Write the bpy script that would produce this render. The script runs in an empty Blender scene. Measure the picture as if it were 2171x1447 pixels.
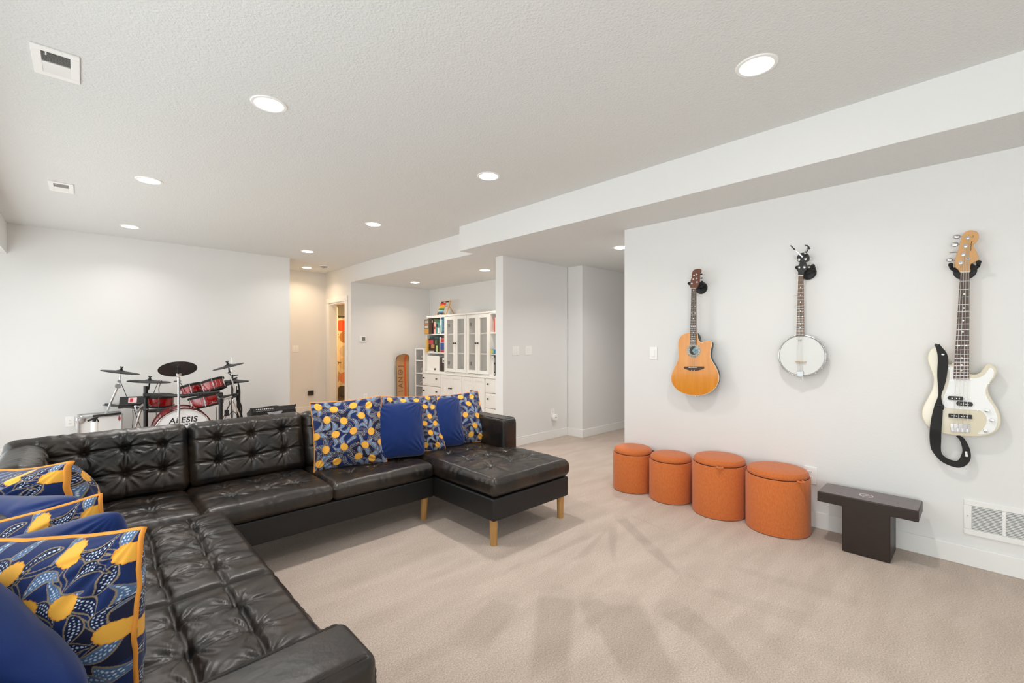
import bpy, math, random
import numpy as np
from mathutils import Vector, Matrix
PI = math.pi
rnd = random.Random(7)
scene = bpy.context.scene
COL = scene.collection

# ---------------------------------------------------------------- helpers
def lin(c):
    c = c / 255.0
    return c / 12.92 if c <= 0.04045 else ((c + 0.055) / 1.055) ** 2.4

def rgb(r, g, b):
    return (lin(r), lin(g), lin(b), 1.0)

OFF = {}

def tag(o, label=None, cat=None, group=None, kind=None):
    if label: o['label'] = label
    if cat: o['category'] = cat
    if group: o['group'] = group
    if kind: o['kind'] = kind
    return o

def thing(name, label, cat, loc=(0, 0, 0), group=None):
    o = bpy.data.objects.new(name, None)
    o.empty_display_size = 0.05
    COL.objects.link(o)
    o.location = loc
    OFF[o] = Vector(loc)
    return tag(o, label, cat, group)

def copy_tree(o, parent=None):
    c = o.copy()
    COL.objects.link(c)
    if parent is not None:
        c.parent = parent
    for ch in list(o.children):
        copy_tree(ch, c)
    return c

def rot(ax, deg):
    return Matrix.Rotation(math.radians(deg), 4, ax)

def catmull(pts, n=6, closed=False):
    P = [Vector(p) for p in pts]
    out = []
    m = len(P)
    rng = range(m) if closed else range(m - 1)
    for i in rng:
        if closed:
            p0, p1, p2, p3 = P[(i - 1) % m], P[i], P[(i + 1) % m], P[(i + 2) % m]
        else:
            p0, p1, p2, p3 = P[max(i - 1, 0)], P[i], P[i + 1], P[min(i + 2, m - 1)]
        for k in range(n):
            t = k / n
            out.append(0.5 * ((2 * p1) + (p2 - p0) * t + (2 * p0 - 5 * p1 + 4 * p2 - p3) * t * t
                              + (3 * p1 - p0 - 3 * p2 + p3) * t ** 3))
    if not closed:
        out.append(P[-1].copy())
    return out

def frame_for(d):
    d = Vector(d).normalized()
    up = Vector((0, 0, 1)) if abs(d.z) < 0.9 else Vector((1, 0, 0))
    x = up.cross(d).normalized()
    y = d.cross(x).normalized()
    return x, y, d

class MB:
    """collects shapes of one part; build() links them as one mesh object"""
    def __init__(s, M=None):
        s.v, s.f, s.M = [], [], M
    def add(s, vs, fs):
        b = len(s.v)
        if s.M is not None:
            vs = [s.M @ Vector(p) for p in vs]
        s.v += [tuple(p) for p in vs]
        s.f += [tuple(b + i for i in q) for q in fs]
        return s
    def box(s, x0, x1, y0, y1, z0, z1):
        return s.add([(x0, y0, z0), (x1, y0, z0), (x1, y1, z0), (x0, y1, z0),
                      (x0, y0, z1), (x1, y0, z1), (x1, y1, z1), (x0, y1, z1)],
                     [(3, 2, 1, 0), (4, 5, 6, 7), (0, 1, 5, 4), (1, 2, 6, 5), (2, 3, 7, 6), (3, 0, 4, 7)])
    def bar(s, p0, p1, w, h):
        x, y, d = frame_for(Vector(p1) - Vector(p0))
        vs = []
        for p in (Vector(p0), Vector(p1)):
            for a, b in ((-1, -1), (1, -1), (1, 1), (-1, 1)):
                vs.append(p + x * (a * w / 2) + y * (b * h / 2))
        return s.add(vs, [(3, 2, 1, 0), (4, 5, 6, 7), (0, 1, 5, 4), (1, 2, 6, 5), (2, 3, 7, 6), (3, 0, 4, 7)])
    def cyl(s, p0, p1, r0, r1=None, n=24):
        r1 = r0 if r1 is None else r1
        x, y, d = frame_for(Vector(p1) - Vector(p0))
        vs = []
        for p, r in ((Vector(p0), r0), (Vector(p1), r1)):
            for i in range(n):
                a = 2 * PI * i / n
                vs.append(p + x * (r * math.cos(a)) + y * (r * math.sin(a)))
        fs = [(i, (i + 1) % n, n + (i + 1) % n, n + i) for i in range(n)]
        fs += [tuple(range(n - 1, -1, -1)), tuple(range(n, 2 * n))]
        return s.add(vs, fs)
    def tube(s, pts, r, n=10, closed=False):
        P = [Vector(p) for p in pts]
        m = len(P)
        vs, fs = [], []
        px = None
        for i in range(m):
            if closed:
                d = P[(i + 1) % m] - P[(i - 1) % m]
            else:
                d = P[min(i + 1, m - 1)] - P[max(i - 1, 0)]
            d = d.normalized() if d.length > 1e-9 else Vector((0, 0, 1))
            if px is None:
                px = frame_for(d)[0]
            x = (px - d * px.dot(d)).normalized()
            y = d.cross(x)
            px = x
            rr = r[i] if isinstance(r, (list, tuple)) else r
            for k in range(n):
                a = 2 * PI * k / n
                vs.append(P[i] + x * (rr * math.cos(a)) + y * (rr * math.sin(a)))
        for i in range(m if closed else m - 1):
            j = (i + 1) % m
            for k in range(n):
                fs.append((i * n + k, i * n + (k + 1) % n, j * n + (k + 1) % n, j * n + k))
        if not closed:
            fs += [tuple(range(n - 1, -1, -1)), tuple(range((m - 1) * n, m * n))]
        return s.add(vs, fs)
    def lathe(s, prof, M=None, n=48, sx=1.0, sy=1.0, caps=False):
        vs, fs = [], []
        M = M or Matrix.Identity(4)
        m = len(prof)
        for r, z in prof:
            for k in range(n):
                a = 2 * PI * k / n
                vs.append(M @ Vector((max(r, 1e-5) * sx * math.cos(a), max(r, 1e-5) * sy * math.sin(a), z)))
        for i in range(m - 1):
            for k in range(n):
                fs.append((i * n + k, i * n + (k + 1) % n, (i + 1) * n + (k + 1) % n, (i + 1) * n + k))
        lo, hi = prof[0][0] > 1e-4, prof[-1][0] > 1e-4
        if lo and hi and not caps:                 # an annular profile closes on itself
            for k in range(n):
                fs.append(((m - 1) * n + k, (m - 1) * n + (k + 1) % n, (k + 1) % n, k))
        else:
            if lo: fs.append(tuple(range(n - 1, -1, -1)))
            if hi: fs.append(tuple(range((m - 1) * n, m * n)))
        return s.add(vs, fs)
    def prism(s, poly, z0, z1, M=None):
        M = M or Matrix.Identity(4)
        area = sum(poly[i][0] * poly[(i + 1) % len(poly)][1] - poly[(i + 1) % len(poly)][0] * poly[i][1] for i in range(len(poly)))
        P = list(poly) if area > 0 else list(poly)[::-1]
        n = len(P)
        vs = [M @ Vector((p[0], p[1], z0)) for p in P] + [M @ Vector((p[0], p[1], z1)) for p in P]
        fs = [(i, (i + 1) % n, n + (i + 1) % n, n + i) for i in range(n)]
        fs += [tuple(range(n - 1, -1, -1)), tuple(range(n, 2 * n))]
        return s.add(vs, fs)
    def sphere(s, c, r, n=16, sz=(1, 1, 1)):
        prof = [(r * math.sin(PI * i / n), -r * math.cos(PI * i / n)) for i in range(n + 1)]
        return s.lathe(prof, Matrix.Translation(Vector(c)) @ Matrix.Diagonal((sz[0], sz[1], sz[2], 1)), n=n * 2)
    def build(s, name, mat, parent=None, smooth=35, bevel=None, local=False, segs=2):
        me = bpy.data.meshes.new(name)
        vs = s.v
        off = OFF.get(parent)
        if parent is not None and not local and off is not None:
            vs = [(p[0] - off.x, p[1] - off.y, p[2] - off.z) for p in vs]
        me.from_pydata(vs, [], s.f)
        return finish(me, name, mat, parent, smooth, bevel, segs)

def finish(me, name, mat, parent=None, smooth=35, bevel=None, segs=2):
    me.materials.append(mat)
    if smooth:
        me.polygons.foreach_set('use_smooth', [True] * len(me.polygons))
        if smooth < 180:
            me.set_sharp_from_angle(angle=math.radians(smooth))
    me.update()
    o = bpy.data.objects.new(name, me)
    COL.objects.link(o)
    if parent is not None:
        o.parent = parent
        if parent in OFF:
            OFF[o] = OFF[parent]
    if bevel:
        b = o.modifiers.new('edge', 'BEVEL')
        b.width = bevel
        b.segments = segs
        b.limit_method = 'ANGLE'
        b.angle_limit = math.radians(40)
        b.harden_normals = False
    return o

def np_mesh(name, V, F):
    me = bpy.data.meshes.new(name)
    V = np.asarray(V, dtype=np.float32)
    F = np.asarray(F, dtype=np.int32)
    k = F.shape[1]
    me.vertices.add(len(V))
    me.vertices.foreach_set('co', V.ravel())
    me.loops.add(F.size)
    me.loops.foreach_set('vertex_index', F.ravel())
    me.polygons.add(len(F))
    me.polygons.foreach_set('loop_start', np.arange(0, F.size, k, dtype=np.int32))
    me.update(calc_edges=True)
    me.validate()
    return me

def struct(mb, name, mat, parent=None, bevel=None, smooth=35):
    o = mb.build(name, mat, parent, smooth=smooth, bevel=bevel)
    if parent is None:
        o['kind'] = 'structure'
    return o

# ---------------------------------------------------------------- materials
def mat(name, c, rough=0.5, metal=0.0, spec=0.5, bump=None, vary=None, coat=0.0, sheen=0.0, attr=None, stretch=None, alpha=None):
    """c: sRGB 0-255; bump=(scale,strength,distance); vary=(scale, rgb2, contrast)"""
    m = bpy.data.materials.new(name)
    m.use_nodes = True
    nt = m.node_tree
    bs = nt.nodes['Principled BSDF']
    L = nt.links.new
    bs.inputs['Base Color'].default_value = rgb(*c)
    bs.inputs['Roughness'].default_value = rough
    bs.inputs['Metallic'].default_value = metal
    bs.inputs['Specular IOR Level'].default_value = spec
    bs.inputs['Coat Weight'].default_value = coat
    bs.inputs['Coat Roughness'].default_value = 0.08
    if sheen:
        bs.inputs['Sheen Weight'].default_value = sheen
        bs.inputs['Sheen Roughness'].default_value = 0.5
    tc = nt.nodes.new('ShaderNodeTexCoord')
    src = tc.outputs['Object']
    if stretch:
        mp = nt.nodes.new('ShaderNodeMapping')
        mp.inputs['Scale'].default_value = stretch
        L(src, mp.inputs['Vector'])
        src = mp.outputs['Vector']
    if attr:
        a = nt.nodes.new('ShaderNodeVertexColor')
        a.layer_name = attr
        L(a.outputs['Color'], bs.inputs['Base Color'])
    if vary:
        n = nt.nodes.new('ShaderNodeTexNoise')
        n.inputs['Scale'].default_value = vary[0]
        n.inputs['Detail'].default_value = 4
        L(src, n.inputs['Vector'])
        r = nt.nodes.new('ShaderNodeValToRGB')
        w = vary[2] if len(vary) > 2 else 0.2
        r.color_ramp.elements[0].position = 0.5 - w
        r.color_ramp.elements[1].position = 0.5 + w
        r.color_ramp.elements[0].color = rgb(*c)
        r.color_ramp.elements[1].color = rgb(*vary[1])
        L(n.outputs['Fac'], r.inputs['Fac'])
        L(r.outputs['Color'], bs.inputs['Base Color'])
    if bump:
        n = nt.nodes.new('ShaderNodeTexNoise')
        n.inputs['Scale'].default_value = bump[0]
        n.inputs['Detail'].default_value = 3
        L(src, n.inputs['Vector'])
        b = nt.nodes.new('ShaderNodeBump')
        b.inputs['Strength'].default_value = bump[1]
        b.inputs['Distance'].default_value = bump[2]
        L(n.outputs['Fac'], b.inputs['Height'])
        L(b.outputs['Normal'], bs.inputs['Normal'])
    return m

def emit(name, c, strength):
    m = bpy.data.materials.new(name)
    m.use_nodes = True
    nt = m.node_tree
    nt.nodes.remove(nt.nodes['Principled BSDF'])
    e = nt.nodes.new('ShaderNodeEmission')
    e.inputs['Color'].default_value = rgb(*c)
    e.inputs['Strength'].default_value = strength
    nt.links.new(e.outputs[0], nt.nodes['Material Output'].inputs['Surface'])
    return m

def glass(name, tint=(240, 244, 242), gloss=0.08, haze=0.0):
    m = bpy.data.materials.new(name)
    m.use_nodes = True
    nt = m.node_tree
    nt.nodes.remove(nt.nodes['Principled BSDF'])
    t = nt.nodes.new('ShaderNodeBsdfTransparent')
    t.inputs['Color'].default_value = rgb(*tint)
    g = nt.nodes.new('ShaderNodeBsdfGlossy')
    g.inputs['Roughness'].default_value = 0.03
    x = nt.nodes.new('ShaderNodeMixShader')
    x.inputs['Fac'].default_value = gloss
    nt.links.new(t.outputs[0], x.inputs[1])
    nt.links.new(g.outputs[0], x.inputs[2])
    out = x
    if haze:
        d = nt.nodes.new('ShaderNodeBsdfDiffuse')
        d.inputs['Color'].default_value = rgb(226, 226, 224)
        y = nt.nodes.new('ShaderNodeMixShader')
        y.inputs['Fac'].default_value = haze
        nt.links.new(x.outputs[0], y.inputs[1])
        nt.links.new(d.outputs[0], y.inputs[2])
        out = y
    nt.links.new(out.outputs[0], nt.nodes['Material Output'].inputs['Surface'])
    return m

W_WALL = mat('wall_paint', (230, 230, 229), 0.6, spec=0.3, bump=(90, 0.06, 0.01))
W_CEIL = mat('ceiling_texture_paint', (222, 224, 223), 0.75, spec=0.2, bump=(95, 0.42, 0.010))
W_TRIM = mat('white_trim_paint', (238, 238, 236), 0.35, spec=0.4)
W_PLAST = mat('white_plastic', (243, 243, 241), 0.35)
W_LACQ = mat('white_lacquer', (238, 238, 235), 0.38)
M_LEATH = mat('black_leather', (13, 13, 13), 0.37, spec=0.6, bump=(40, 0.12, 0.010), vary=(6.5, (46, 35, 26), 0.16))
M_LEATH2 = mat('black_leather_panel', (22, 22, 23), 0.46, spec=0.45, bump=(160, 0.12, 0.004))
M_OAK = mat('oak_leg', (193, 148, 88), 0.5, vary=(14, (170, 124, 68), 0.25), stretch=(6, 6, 0.8))
M_BLUE = mat('blue_cotton', (15, 44, 104), 0.85, spec=0.2, sheen=0.25, bump=(420, 0.2, 0.002))
M_PIPE = mat('orange_piping', (240, 158, 66), 0.75, spec=0.25, bump=(500, 0.25, 0.002))
M_ORANGE = mat('orange_linen', (206, 116, 62), 0.85, spec=0.2, sheen=0.2, vary=(150, (192, 103, 50), 0.2), bump=(330, 0.35, 0.002), stretch=(1, 1, .35))
M_BLACKM = mat('black_metal', (18, 18, 19), 0.35, metal=0.2)
M_BLACKP = mat('black_plastic', (20, 20, 21), 0.45)
M_CHROME = mat('chrome', (225, 226, 228), 0.12, metal=1.0)
M_STEEL = mat('brushed_steel', (190, 190, 192), 0.3, metal=1.0)
M_KNOB = mat('dark_knob', (28, 24, 22), 0.4)
M_RUBBER = mat('black_rubber', (30, 31, 31), 0.62, spec=0.35)
M_DARK = mat('dark_recess', (44, 44, 44), 0.8)
M_GLASS = glass('clear_glass')
M_FROST = glass('clear_drawer_plastic', (246, 247, 248), 0.06, .12)
M_CABGL = glass('cabinet_glass', (254, 254, 254), 0.04, .13)  # plain glass; brightness put in as a white diffuse share over the dim interior
# ---------------------------------------------------------------- the room
CE, SO = 2.743, 2.45
CAMH = 1.33
F_, CX_, HZ_ = 951.0, 1085.5, 729.0
A_ = math.atan2(CX_ - 178.0, F_)
S_, C_ = math.sin(A_), math.cos(A_)
def at(u, v, f):                       # a picture point at forward depth f (metres)
    r = (u - CX_) / F_ * f
    return Vector((S_ * f + C_ * r, C_ * f - S_ * r, CAMH - (v - HZ_) / F_ * f))
def ray(u, v):
    r = (u - CX_) / F_
    return Vector((S_ + C_ * r, C_ - S_ * r, (HZ_ - v) / F_))
def on_z(u, v, z):
    d = ray(u, v); t = (z - CAMH) / d.z
    return Vector((d.x * t, d.y * t, z))
def on_x(u, v, x):
    d = ray(u, v); t = x / d.x
    return Vector((x, d.y * t, CAMH + d.z * t))
def on_y(u, v, y):
    d = ray(u, v); t = y / d.y
    return Vector((d.x * t, y, CAMH + d.z * t))

# carpet: one dense sheet with vacuum strokes laid into the pile
def carpet():
    gx = np.concatenate([np.linspace(-1.3, -0.2, 12)[:-1], np.arange(-0.2, 4.02, 0.014), np.linspace(4.03, 7.4, 60)])
    gy = np.concatenate([np.linspace(-3.1, -0.6, 20)[:-1], np.arange(-0.6, 3.6, 0.014), np.linspace(3.61, 9.3, 120)])
    X, Y = np.meshgrid(gx, gy, indexing='ij')
    nx, ny = len(gx), len(gy)
    V = np.stack([X.ravel(), Y.ravel(), np.zeros(nx * ny)], 1)
    i, j = np.meshgrid(np.arange(nx - 1), np.arange(ny - 1), indexing='ij')
    a = (i * ny + j).ravel()
    F = np.stack([a, a + ny, a + ny + 1, a + 1], 1)
    me = np_mesh('floor', V, F)
    nap = np.zeros(nx * ny)
    def seg(p, q, w0, w1, k, soft=0.25):
        p, q = np.array(p[:2]), np.array(q[:2])
        d = q - p; L = np.linalg.norm(d)
        t = np.clip(((V[:, 0] - p[0]) * d[0] + (V[:, 1] - p[1]) * d[1]) / L ** 2, 0, 1)
        dist = np.hypot(V[:, 0] - p[0] - d[0] * t, V[:, 1] - p[1] - d[1] * t)
        w = w0 + (w1 - w0) * t
        m = np.clip((w - dist) / (soft * w + 0.012) + 0.5, 0, 1)
        fade = np.clip(t / 0.08, 0.4, 1) * np.clip((1 - t) / 0.25, 0.0, 1) ** 0.6
        np.maximum(nap, m * k * np.where(dist < w * 2, fade, 1), out=nap)
    def zp(x, y):
        return on_z(1000 + x / 3.1014, 1000 + y / 3.1014, 0)
    strokes = [((975, 300), (1200, 520), .045, .035, .8), ((1180, 500), (1370, 680), .05, .01, .75), ((925, 350), (932, 600), .035, .012, .7),
               ((895, 372), (690, 585), .012, .03, .65), ((770, 420), (440, 570), .035, .01, .7), ((1045, 285), (1280, 385), .012, .008, .4),
               ((235, 840), (-60, 1180), .075, .10, .75), ((560, 800), (500, 1420), .095, .075, .85),
               ((770, 830), (930, 1060), .06, .10, .75), ((980, 850), (1230, 1430), .10, .10, .85), ((900, 930), (1180, 1430), .10, .07, .85),
               ((1320, 900), (1560, 1080), .09, .07, .75), ((1540, 1060), (1860, 1420), .07, .05, .6), ((1440, 680), (1520, 730), .03, .01, .35),
               ((320, 600), (180, 690), .02, .008, .4), ((1290, 560), (1450, 520), .04, .02, .3),
               ((120, 540), (-300, 700), .06, .03, .3), ((-200, 480), (-900, 760), .05, .08, .35), ((1500, 760), (2300, 1000), .03, .08, .35),
               ((1700, 620), (2700, 900), .03, .06, .3), ((2000, 1100), (3000, 1380), .05, .08, .3), ((1800, 1000), (2300, 1330), .06, .05, .3),
               ((200, 520), (420, 430), .10, .06, .25), ((-60, 470), (420, 330), .08, .06, .3)]
    for p, q, w0, w1, k in strokes:
        seg(zp(*p), zp(*q), w0, w1, k)
    light = np.zeros(nx * ny)
    ca = me.color_attributes.new('nap', 'FLOAT_COLOR', 'POINT')
    c = np.stack([nap, light, light, np.ones_like(nap)], 1).astype(np.float32)
    ca.data.foreach_set('color', c.ravel())
    m = bpy.data.materials.new('beige_carpet')
    m.use_nodes = True
    nt = m.node_tree; Lk = nt.links.new; N = nt.nodes.new
    bs = nt.nodes['Principled BSDF']
    bs.inputs['Roughness'].default_value = 0.95
    bs.inputs['Specular IOR Level'].default_value = 0.1
    bs.inputs['Sheen Weight'].default_value = 0.15
    tc = N('ShaderNodeTexCoord')
    at_ = N('ShaderNodeVertexColor'); at_.layer_name = 'nap'
    n1 = N('ShaderNodeTexNoise'); n1.inputs['Scale'].default_value = 150; n1.inputs['Detail'].default_value = 6; n1.inputs['Roughness'].default_value = .7
    n2 = N('ShaderNodeTexNoise'); n2.inputs['Scale'].default_value = 2.2; n2.inputs['Detail'].default_value = 3
    mp = N('ShaderNodeMapping'); mp.inputs['Rotation'].default_value = (0, 0, 0.9); mp.inputs['Scale'].default_value = (1, 4, 1)
    Lk(tc.outputs['Object'], n1.inputs['Vector'])
    Lk(tc.outputs['Object'], mp.inputs['Vector']); Lk(mp.outputs['Vector'], n2.inputs['Vector'])
    r1 = N('ShaderNodeValToRGB')
    r1.color_ramp.elements[0].position = 0.34; r1.color_ramp.elements[1].position = 0.66
    r1.color_ramp.elements[0].color = rgb(178, 160, 147); r1.color_ramp.elements[1].color = rgb(229, 213, 200)
    Lk(n1.outputs['Fac'], r1.inputs['Fac'])
    r2 = N('ShaderNodeValToRGB')
    r2.color_ramp.elements[0].position = 0.38; r2.color_ramp.elements[1].position = 0.62
    r2.color_ramp.elements[0].color = (0.9, 0.89, 0.88, 1); r2.color_ramp.elements[1].color = (1, 1, 1, 1)
    Lk(n2.outputs['Fac'], r2.inputs['Fac'])
    mx = N('ShaderNodeMix'); mx.data_type = 'RGBA'; mx.blend_type = 'MULTIPLY'; mx.inputs['Factor'].default_value = 1
    Lk(r1.outputs['Color'], mx.inputs['A']); Lk(r2.outputs['Color'], mx.inputs['B'])
    mx2 = N('ShaderNodeMix'); mx2.data_type = 'RGBA'; mx2.blend_type = 'MULTIPLY'
    sp = N('ShaderNodeSeparateColor'); Lk(at_.outputs['Color'], sp.inputs['Color'])
    Lk(sp.outputs['Red'], mx2.inputs['Factor'])
    Lk(mx.outputs['Result'], mx2.inputs['A']); mx2.inputs['B'].default_value = (0.79, 0.78, 0.765, 1)
    Lk(mx2.outputs['Result'], bs.inputs['Base Color'])
    bp = N('ShaderNodeBump'); bp.inputs['Strength'].default_value = 0.6; bp.inputs['Distance'].default_value = 0.01
    Lk(n1.outputs['Fac'], bp.inputs['Height']); Lk(bp.outputs['Normal'], bs.inputs['Normal'])
    o = finish(me, 'floor', m)
    o['kind'] = 'structure'
carpet()

struct(MB().box(-1.4, 3.6, -3.1, 9.3, CE, CE + .1), 'ceiling', W_CEIL)
struct(MB().box(3.28, 7.4, -3.1, 4.35, SO, CE + .05), 'ceiling_soffit', W_CEIL)
struct(MB().box(3.50, 5.35, 4.35, 7.90, SO, CE + .05), 'ceiling_bulkhead', W_CEIL)
# the smooth painted faces of the dropped ceilings
struct(MB().box(3.274, 3.28, -3.1, 4.35, SO, CE).box(3.28, 3.5, 4.35, 4.356, SO, CE).box(3.494, 3.5, 4.356, 7.90, SO, CE), 'wall_bulkhead_face', W_WALL)
struct(MB().box(3.85, 3.97, -3.1, 2.43, 0, SO), 'wall_right', W_WALL)
struct(MB().box(3.84, 5.2, 4.19, 4.33, 0, SO), 'wall_partition', W_WALL)
struct(MB().box(5.12, 7.4, 3.92, 4.18, 0, SO), 'wall_hallway', W_WALL)
struct(MB().box(3.98, 7.4, 2.31, 2.43, 0, SO), 'wall_hallway_near', W_WALL)
struct(MB().box(7.3, 7.42, 2.44, 3.91, 0, SO), 'wall_hallway_end', W_WALL)
struct(MB().box(-1.4, 2.45, 7.86, 9.3, 0, CE), 'wall_back', W_WALL)
struct(MB().box(2.45, 3.62, 9.09, 9.2, 0, CE), 'wall_alcove', W_WALL)
# wall with the bathroom doorway (opening y 8.12-8.88)
struct(MB().box(3.50, 3.62, 7.90, 8.12, 0, CE).box(3.50, 3.62, 8.88, 9.09, 0, CE).box(3.50, 3.62, 8.12, 8.88, 2.13, CE), 'wall_doorway', W_WALL)
struct(MB().box(3.62, 5.30, 7.90, 8.0, 0, SO), 'wall_playroom_back', W_WALL)
struct(MB().box(5.18, 5.30, 4.34, 7.90, 0, SO), 'wall_playroom_right', W_WALL)
# left side: dropped soffit and a wall with big window openings
struct(MB().box(-1.4, -0.65, -3.1, 7.86, 2.385, CE - .001), 'ceiling_left_soffit', W_WALL)
wl = MB()
for y0, y1 in ((-3.1, -2.2), (-0.2, 0.3), (2.6, 3.2), (7.4, 7.86)):
    wl.box(-1.4, -1.28, y0, y1, 0, 2.385)
for y0, y1 in ((-2.2, -0.2), (0.3, 2.6), (3.2, 7.4)):
    wl.box(-1.4, -1.28, y0, y1, 2.2, 2.385).box(-1.4, -1.28, y0, y1, 0, 0.12)
struct(wl, 'wall_left', W_WALL)
wn = MB().box(-1.4, -0.2, -3.1, -2.98, 0, CE).box(2.8, 3.85, -3.1, -2.98, 0, CE).box(-0.2, 2.8, -3.1, -2.98, 2.2, CE).box(-0.2, 2.8, -3.1, -2.98, 0, .6)
struct(wn, 'wall_near', W_WALL)
def window(name, x0, x1, y0, y1, z0, z1, n):
    fr = MB()
    t = 0.05
    if abs(x1 - x0) < abs(y1 - y0):
        fr.box(x0, x1, y0, y1, z0, z0 + t).box(x0, x1, y0, y1, z1 - t, z1)
        for k in range(n + 1):
            y = y0 + (y1 - y0 - t) * k / n
            fr.box(x0, x1, y, y + t, z0 + t, z1 - t)
        pane = MB().box((x0 + x1) / 2 - .003, (x0 + x1) / 2 + .003, y0 + .01, y1 - .01, z0 + .01, z1 - .01)
    else:
        fr.box(x0, x1, y0, y1, z0, z0 + t).box(x0, x1, y0, y1, z1 - t, z1)
        for k in range(n + 1):
            x = x0 + (x1 - x0 - t) * k / n
            fr.box(x, x + t, y0, y1, z0 + t, z1 - t)
        pane = MB().box(x0 + .01, x1 - .01, (y0 + y1) / 2 - .003, (y0 + y1) / 2 + .003, z0 + .01, z1 - .01)
    o = struct(fr, name, W_TRIM)
    pane.build('window_pane', M_GLASS, o)
window('window_1', -1.37, -1.30, 3.2, 7.4, .12, 2.2, 4)
window('window_2', -1.37, -1.30, 0.3, 2.6, .12, 2.2, 2)
window('window_3', -1.37, -1.30, -2.2, -0.2, .12, 2.2, 2)
window('window_4_added', -0.2, 2.8, -3.07, -3.0, .6, 2.2, 3)  # added unseen window behind the camera, for light from that side

# baseboards
BH, BT = 0.115, 0.014
def base(name, segs):
    mb = MB()
    for s in segs:
        mb.box(s[0], s[1], s[2], s[3], 0, BH)
    struct(mb, name, W_TRIM, bevel=.004)
base('baseboard_right', [(3.85 - BT, 3.85, -2.97, 2.43)])
base('baseboard_hallway', [(3.84, 5.12, 4.19 - BT, 4.19), (5.12 - BT, 5.12, 3.92 - BT, 4.19 - BT), (5.12, 7.29, 3.92 - BT, 3.92)])
base('baseboard_back', [(-1.27, 2.45, 7.86 - BT, 7.86)])
base('baseboard_alcove', [(2.46, 3.48, 9.09 - BT, 9.09), (3.5 - BT, 3.5, 7.91, 8.03)])
base('baseboard_playroom', [(3.63, 5.17, 7.9 - BT, 7.9), (5.18 - BT, 5.18, 4.35, 7.88)])
base('baseboard_partition_end', [(3.84 - BT, 3.84, 4.19 - BT, 4.33)])

# bathroom beyond the doorway
struct(MB().box(3.62, 6.0, 10.6, 10.72, 0, CE).box(6.0, 6.12, 8.0, 10.72, 0, CE).box(3.5, 3.62, 9.2, 10.72, 0, CE).box(5.3, 6.0, 7.9, 8.0, 0, CE), 'wall_bathroom', W_WALL)
struct(MB().box(3.62, 6.0, 8.0, 10.6, 2.5, 2.6), 'ceiling_bathroom', W_CEIL)
M_WOODF = mat('dark_wood_floor', (92, 58, 38), 0.45, vary=(6, (70, 42, 28), .25), stretch=(1, 8, 1))
struct(MB().box(3.5, 6.0, 8.12, 10.6, 0.001, 0.012), 'floor_bathroom', M_WOODF)
# doorway casing and jambs
dr = MB()
for y0, y1 in ((8.02, 8.13), (8.87, 8.98)):
    dr.box(3.482, 3.4995, y0, y1, 0, 2.128)
dr.box(3.482, 3.4995, 8.02, 8.98, 2.13, 2.22)
dr.box(3.5, 3.63, 8.105, 8.135, 0.012, 2.13).box(3.5, 3.63, 8.865, 8.895, 0.012, 2.13).box(3.5, 3.63, 8.135, 8.865, 2.1, 2.13)
struct(dr, 'trim_1', W_TRIM, bevel=.003)
D = Matrix.Translation((3.66, 8.905, 0)) @ rot('Z', 66)
dslab = struct(MB(D).box(0, .70, 0, .035, .015, 2.09), 'door_1', W_TRIM, bevel=.002)
MB(D).box(.60, .655, -.012, 0, .90, .96).cyl((.63, -.01, .93), (.63, -.06, .93), .011, n=12).bar((.64, -.06, .93), (.53, -.06, .93), .018, .018).build('door_handle', M_BLACKM, dslab)
# ---------------------------------------------------------------- ceiling fittings
M_LAMP = emit('lamp_white', (255, 250, 242), 26.0)
M_LAMPW = emit('lamp_warm', (255, 226, 180), 26.0)
def downlight(x, y, z, label, warm=False, group='recessed ceiling lights'):
    t = thing('recessed_light', label, 'ceiling light', (x, y, z), group)
    MB().lathe([(.074, -.001), (.078, -.006), (.094, -.005), (.098, 0.0)], Matrix.Translation((x, y, z)), n=40).build('trim_ring', W_PLAST, t)
    MB().lathe([(.0, -.004), (.074, -.004), (.074, -.001), (0, -.001)], Matrix.Translation((x, y, z)), n=40).build('lens', M_LAMPW if warm else M_LAMP, t)
    return t
lights = [
 (0.789, 2.90, CE, 'recessed ceiling light nearest the large ceiling vent', 0),
 (0.407, 4.965, CE, 'recessed ceiling light just right of the small far ceiling vent', 0),
 (0.402, 7.076, CE, 'recessed ceiling light close to the wall above the drum kit', 0),
 (2.469, 0.79, CE, 'largest recessed ceiling light, at upper right near the bulkhead', 0),
 (2.464, 2.866, CE, 'recessed ceiling light near the middle of the ceiling above the chaise', 0),
 (2.471, 4.955, CE, 'recessed ceiling light beside the step in the bulkhead', 0),
 (2.466, 7.099, CE, 'recessed ceiling light in front of the warm alcove', 0),
 (2.969, 8.597, CE, 'warm recessed ceiling light inside the alcove by the bathroom door', 1),
 (4.342, 7.095, SO, 'recessed light in the lowered playroom ceiling, farther from the partition', 0),
 (4.387, 5.191, SO, 'recessed light in the lowered playroom ceiling beside the white partition edge', 0),
 (4.502, 2.886, SO, 'recessed hallway light half hidden by the guitar wall corner', 0)]
for x, y, z, lab, w in lights:
    downlight(x, y, z, lab, bool(w))

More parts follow.
